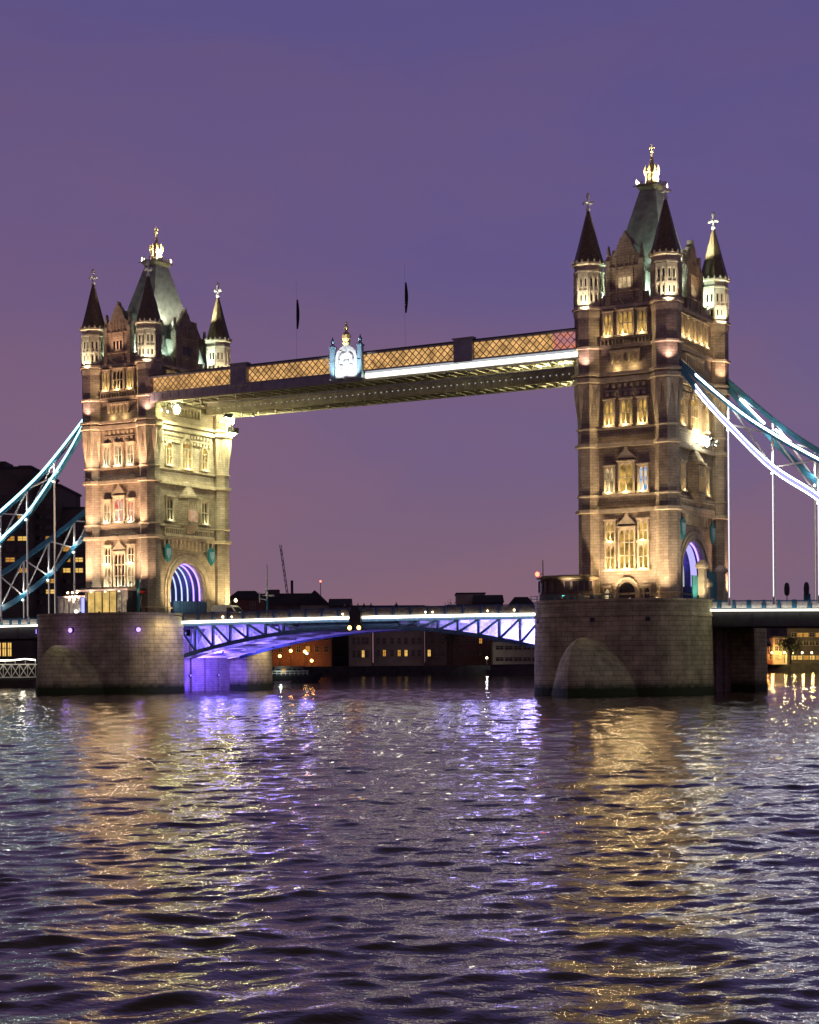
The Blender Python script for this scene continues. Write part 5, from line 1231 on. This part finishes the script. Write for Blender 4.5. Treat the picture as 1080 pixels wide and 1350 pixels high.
T, hw, zt, r = block("warehouse", "dark hip-roofed house on the skyline by the control cabin", "warehouse", 672, 707, 786, Q + 30, 14, "far_brown", "hip", 3.4)
T, hw, zt, r = block("restaurant_pavilion", "low pale modern pavilion on the bank under the right road leaf", "pavilion", 650, 716, 846, 546.5, 12, "dim_stucco", "flat", z0=2.9)
wins(T, 683, 546.5, [659, 671, 683, 695, 707], [854, 869], 2.4, 1.2)
t = thing("pontoon", "dark pontoon moored under the pale bank pavilion", "pontoon", (*W(fx(682, 520), 520), 0), TH)
m = MB(); m.loft([[(-9, -1, -.4), (9, -1, -.4), (9, 5, -.4), (-9, 5, -.4)], [(-9.3, -1.3, 1.6), (9.3, -1.3, 1.6), (9.3, 5.3, 1.6), (-9.3, 5.3, 1.6)]]); m.box(-8, 8, 0, 4, 1.6, 3.0); m.build("hull", "far_dark", t)
m = MB(); m.box(-8.4, 8.4, -.4, 4.4, 3.0, 3.2); m.build("roof", "far_roof", t)
lamp_post(642, 868, 540, 2.9, "pale street lamp on the bank below the right road leaf", "lens_warm", 120, (.9, .95, 1), None, .35)
for i, (px, py, lab) in enumerate(((557, 803, "dim"), )): pass

# far right bank: gold lit houses and lamps
Q = 536
T, hw, zt, r = block("brick_house", "red brick house lit orange, first on the far bank past the brown pier", "house", 985, 1019.5, 846, Q + 3, 14, "brick", "ridge", 1.6)
wins(T, 1002.25, Q + 3, [1012, 1017], [856, 866], .9, 1.6, lit={(1012, 866)})
T, hw, zt, r = block("gabled_house", "gold lit house with a stepped top, far bank right of the brown pier", "house", 1020, 1038, 841, Q + 1, 12, "dim_stucco", "flat")
wins(T, 1029, Q + 1, [1024, 1029, 1034], [847, 855, 866], .8, 1.4, lit={(1024, 866), (1034, 866)}, bright={(1029, 866)})
T, hw, zt, r = block("riverside_flats", "dark riverside flats with a lit gold ground floor at the picture's right edge", "flats", 1038.5, 1120, 829, Q + 8, 14, "far_dark", "flat")
wins(T, 1079.25, Q + 8, [1047, 1055, 1063, 1071, 1079], [837, 848, 867], 1.5, 1.2, lit={(1055, 837), (1063, 837), (1079, 837), (1063, 867), (1079, 867)}, bright={(1047, 867), (1055, 867), (1071, 867)})
T, hw, zt, r = block("office_block", "small dark block on the skyline seen under the right approach road", "office", 1018, 1034, 826, Q + 90, 14, "far_dark", "flat")
for px, py, lab in ((1010.5, 862, "leftmost lamp of the white row on the right far bank"), (1018, 861, "second lamp of the white row on the right far bank"), (1034.5, 861, "third lamp of the white row, before the gold lit house"), (1046, 861, "fourth lamp of the white row, right of the gold lit house"), (1058, 861, "fifth lamp of the white row on the right far bank"), (1070.5, 861, "last lamp of the white row at the picture's right edge")):
    lamp_post(px, py, Q - .4, 2.9, lab, "lens_warm" if px > 1012 else "street_orange", 420 if px > 1012 else 900, (1.0, .72, .25) if px > 1012 else (1, .3, .08), "lamps on the right far bank", .3)
# crane and beacon on the skyline
t = thing("tower_crane", "distant crane with a long leaning jib on the left skyline", "crane", (*W(fx(380.5, 1500), 1500), 2.5), TH)
m = MB(); z1 = fz(386, 790, 1500); z2 = fz(372, 722, 1500)
for dx in (-.8, .8):
    m.bar((dx, 0, 0), (dx, 0, z1), .5)
    m.bar((dx * .9, 0, z1 - 2), (-6.3 + dx * .8, 0, z2), .55)
for i in range(10):
    f = i / 10; g = (i + 1) / 10; s_ = 1 if i % 2 else -1
    m.bar((-6.3 * f + .7 * s_, 0, z1 - 2 + (z2 - z1) * f), (-6.3 * g - .7 * s_, 0, z1 - 2 + (z2 - z1) * g), .4)
m.build("jib", "far_dark", t)
m = MB(); m.box(2.4, 4.6, -1, 1, z1 - 8, fz(386, 769, 1500)); m.bar((0, 0, z1 - 4), (3.5, 0, z1 - 4), .8); m.build("counterweight", "far_dark", t)
t = thing("beacon_mast", "thin mast with a tiny red beacon on the skyline left of the signal", "mast", (*W(fx(423.5, 700), 700), 2.5), TH)
m = MB(); z1 = fz(423, 767, 700) - 2.5; m.tube((0, 0, 0), (0, 0, z1), .3, .12, 6); m.build("pole", "far_dark", t); m = MB(); m.ball((0, 0, z1 + .2), .4); m.build("beacon", "lens_red", t)

def tree(px, pytop, Q, label, seed):
    rng = random.Random(seed); zt = fz(px, pytop, Q); h_ = zt - 2.9
    t = thing("tree", label, "tree", (*W(fx(px, Q), Q), 2.9), 0, "dark trees on the far bank")
    m = MB(); m.tube((0, 0, -.3), (0.2, 0, h_ * .55), .45, .2, 8)
    for k in range(5): a = k * 1.26; m.tube((0, 0, h_ * (.3 + .05 * k)), (2.2 * math.cos(a), 2.2 * math.sin(a), h_ * (.55 + .06 * k)), .18, .06, 6)
    m.build("trunk", "bark", t)
    m = MB()
    for k in range(900):
        a = rng.uniform(0, 6.28); u = rng.uniform(-1, 1); rr_ = rng.random() ** .4
        lump = 1 + .25 * math.sin(3 * a + seed) * math.cos(4 * u)
        p = Vector((3.6 * rr_ * lump * math.cos(a) * math.sqrt(1 - u * u), 3.6 * rr_ * lump * math.sin(a) * math.sqrt(1 - u * u), h_ * .66 + h_ * .36 * u * rr_ * lump))
        d1 = Vector((rng.uniform(-1, 1), rng.uniform(-1, 1), rng.uniform(-1, 1))).normalized() * .32; d2 = d1.orthogonal() * .8
        m.add([p - d1, p + d2 * .5, p + d1, p - d2 * .5], [(0, 1, 2, 3)])
    m.build("crown", "foliage", t)
tree(596, 795, 552, "dark tree on the far bank left of the pale skyline office", 3)
tree(1042, 838, 532, "dark tree between the gold lit house and the dark flats", 5)
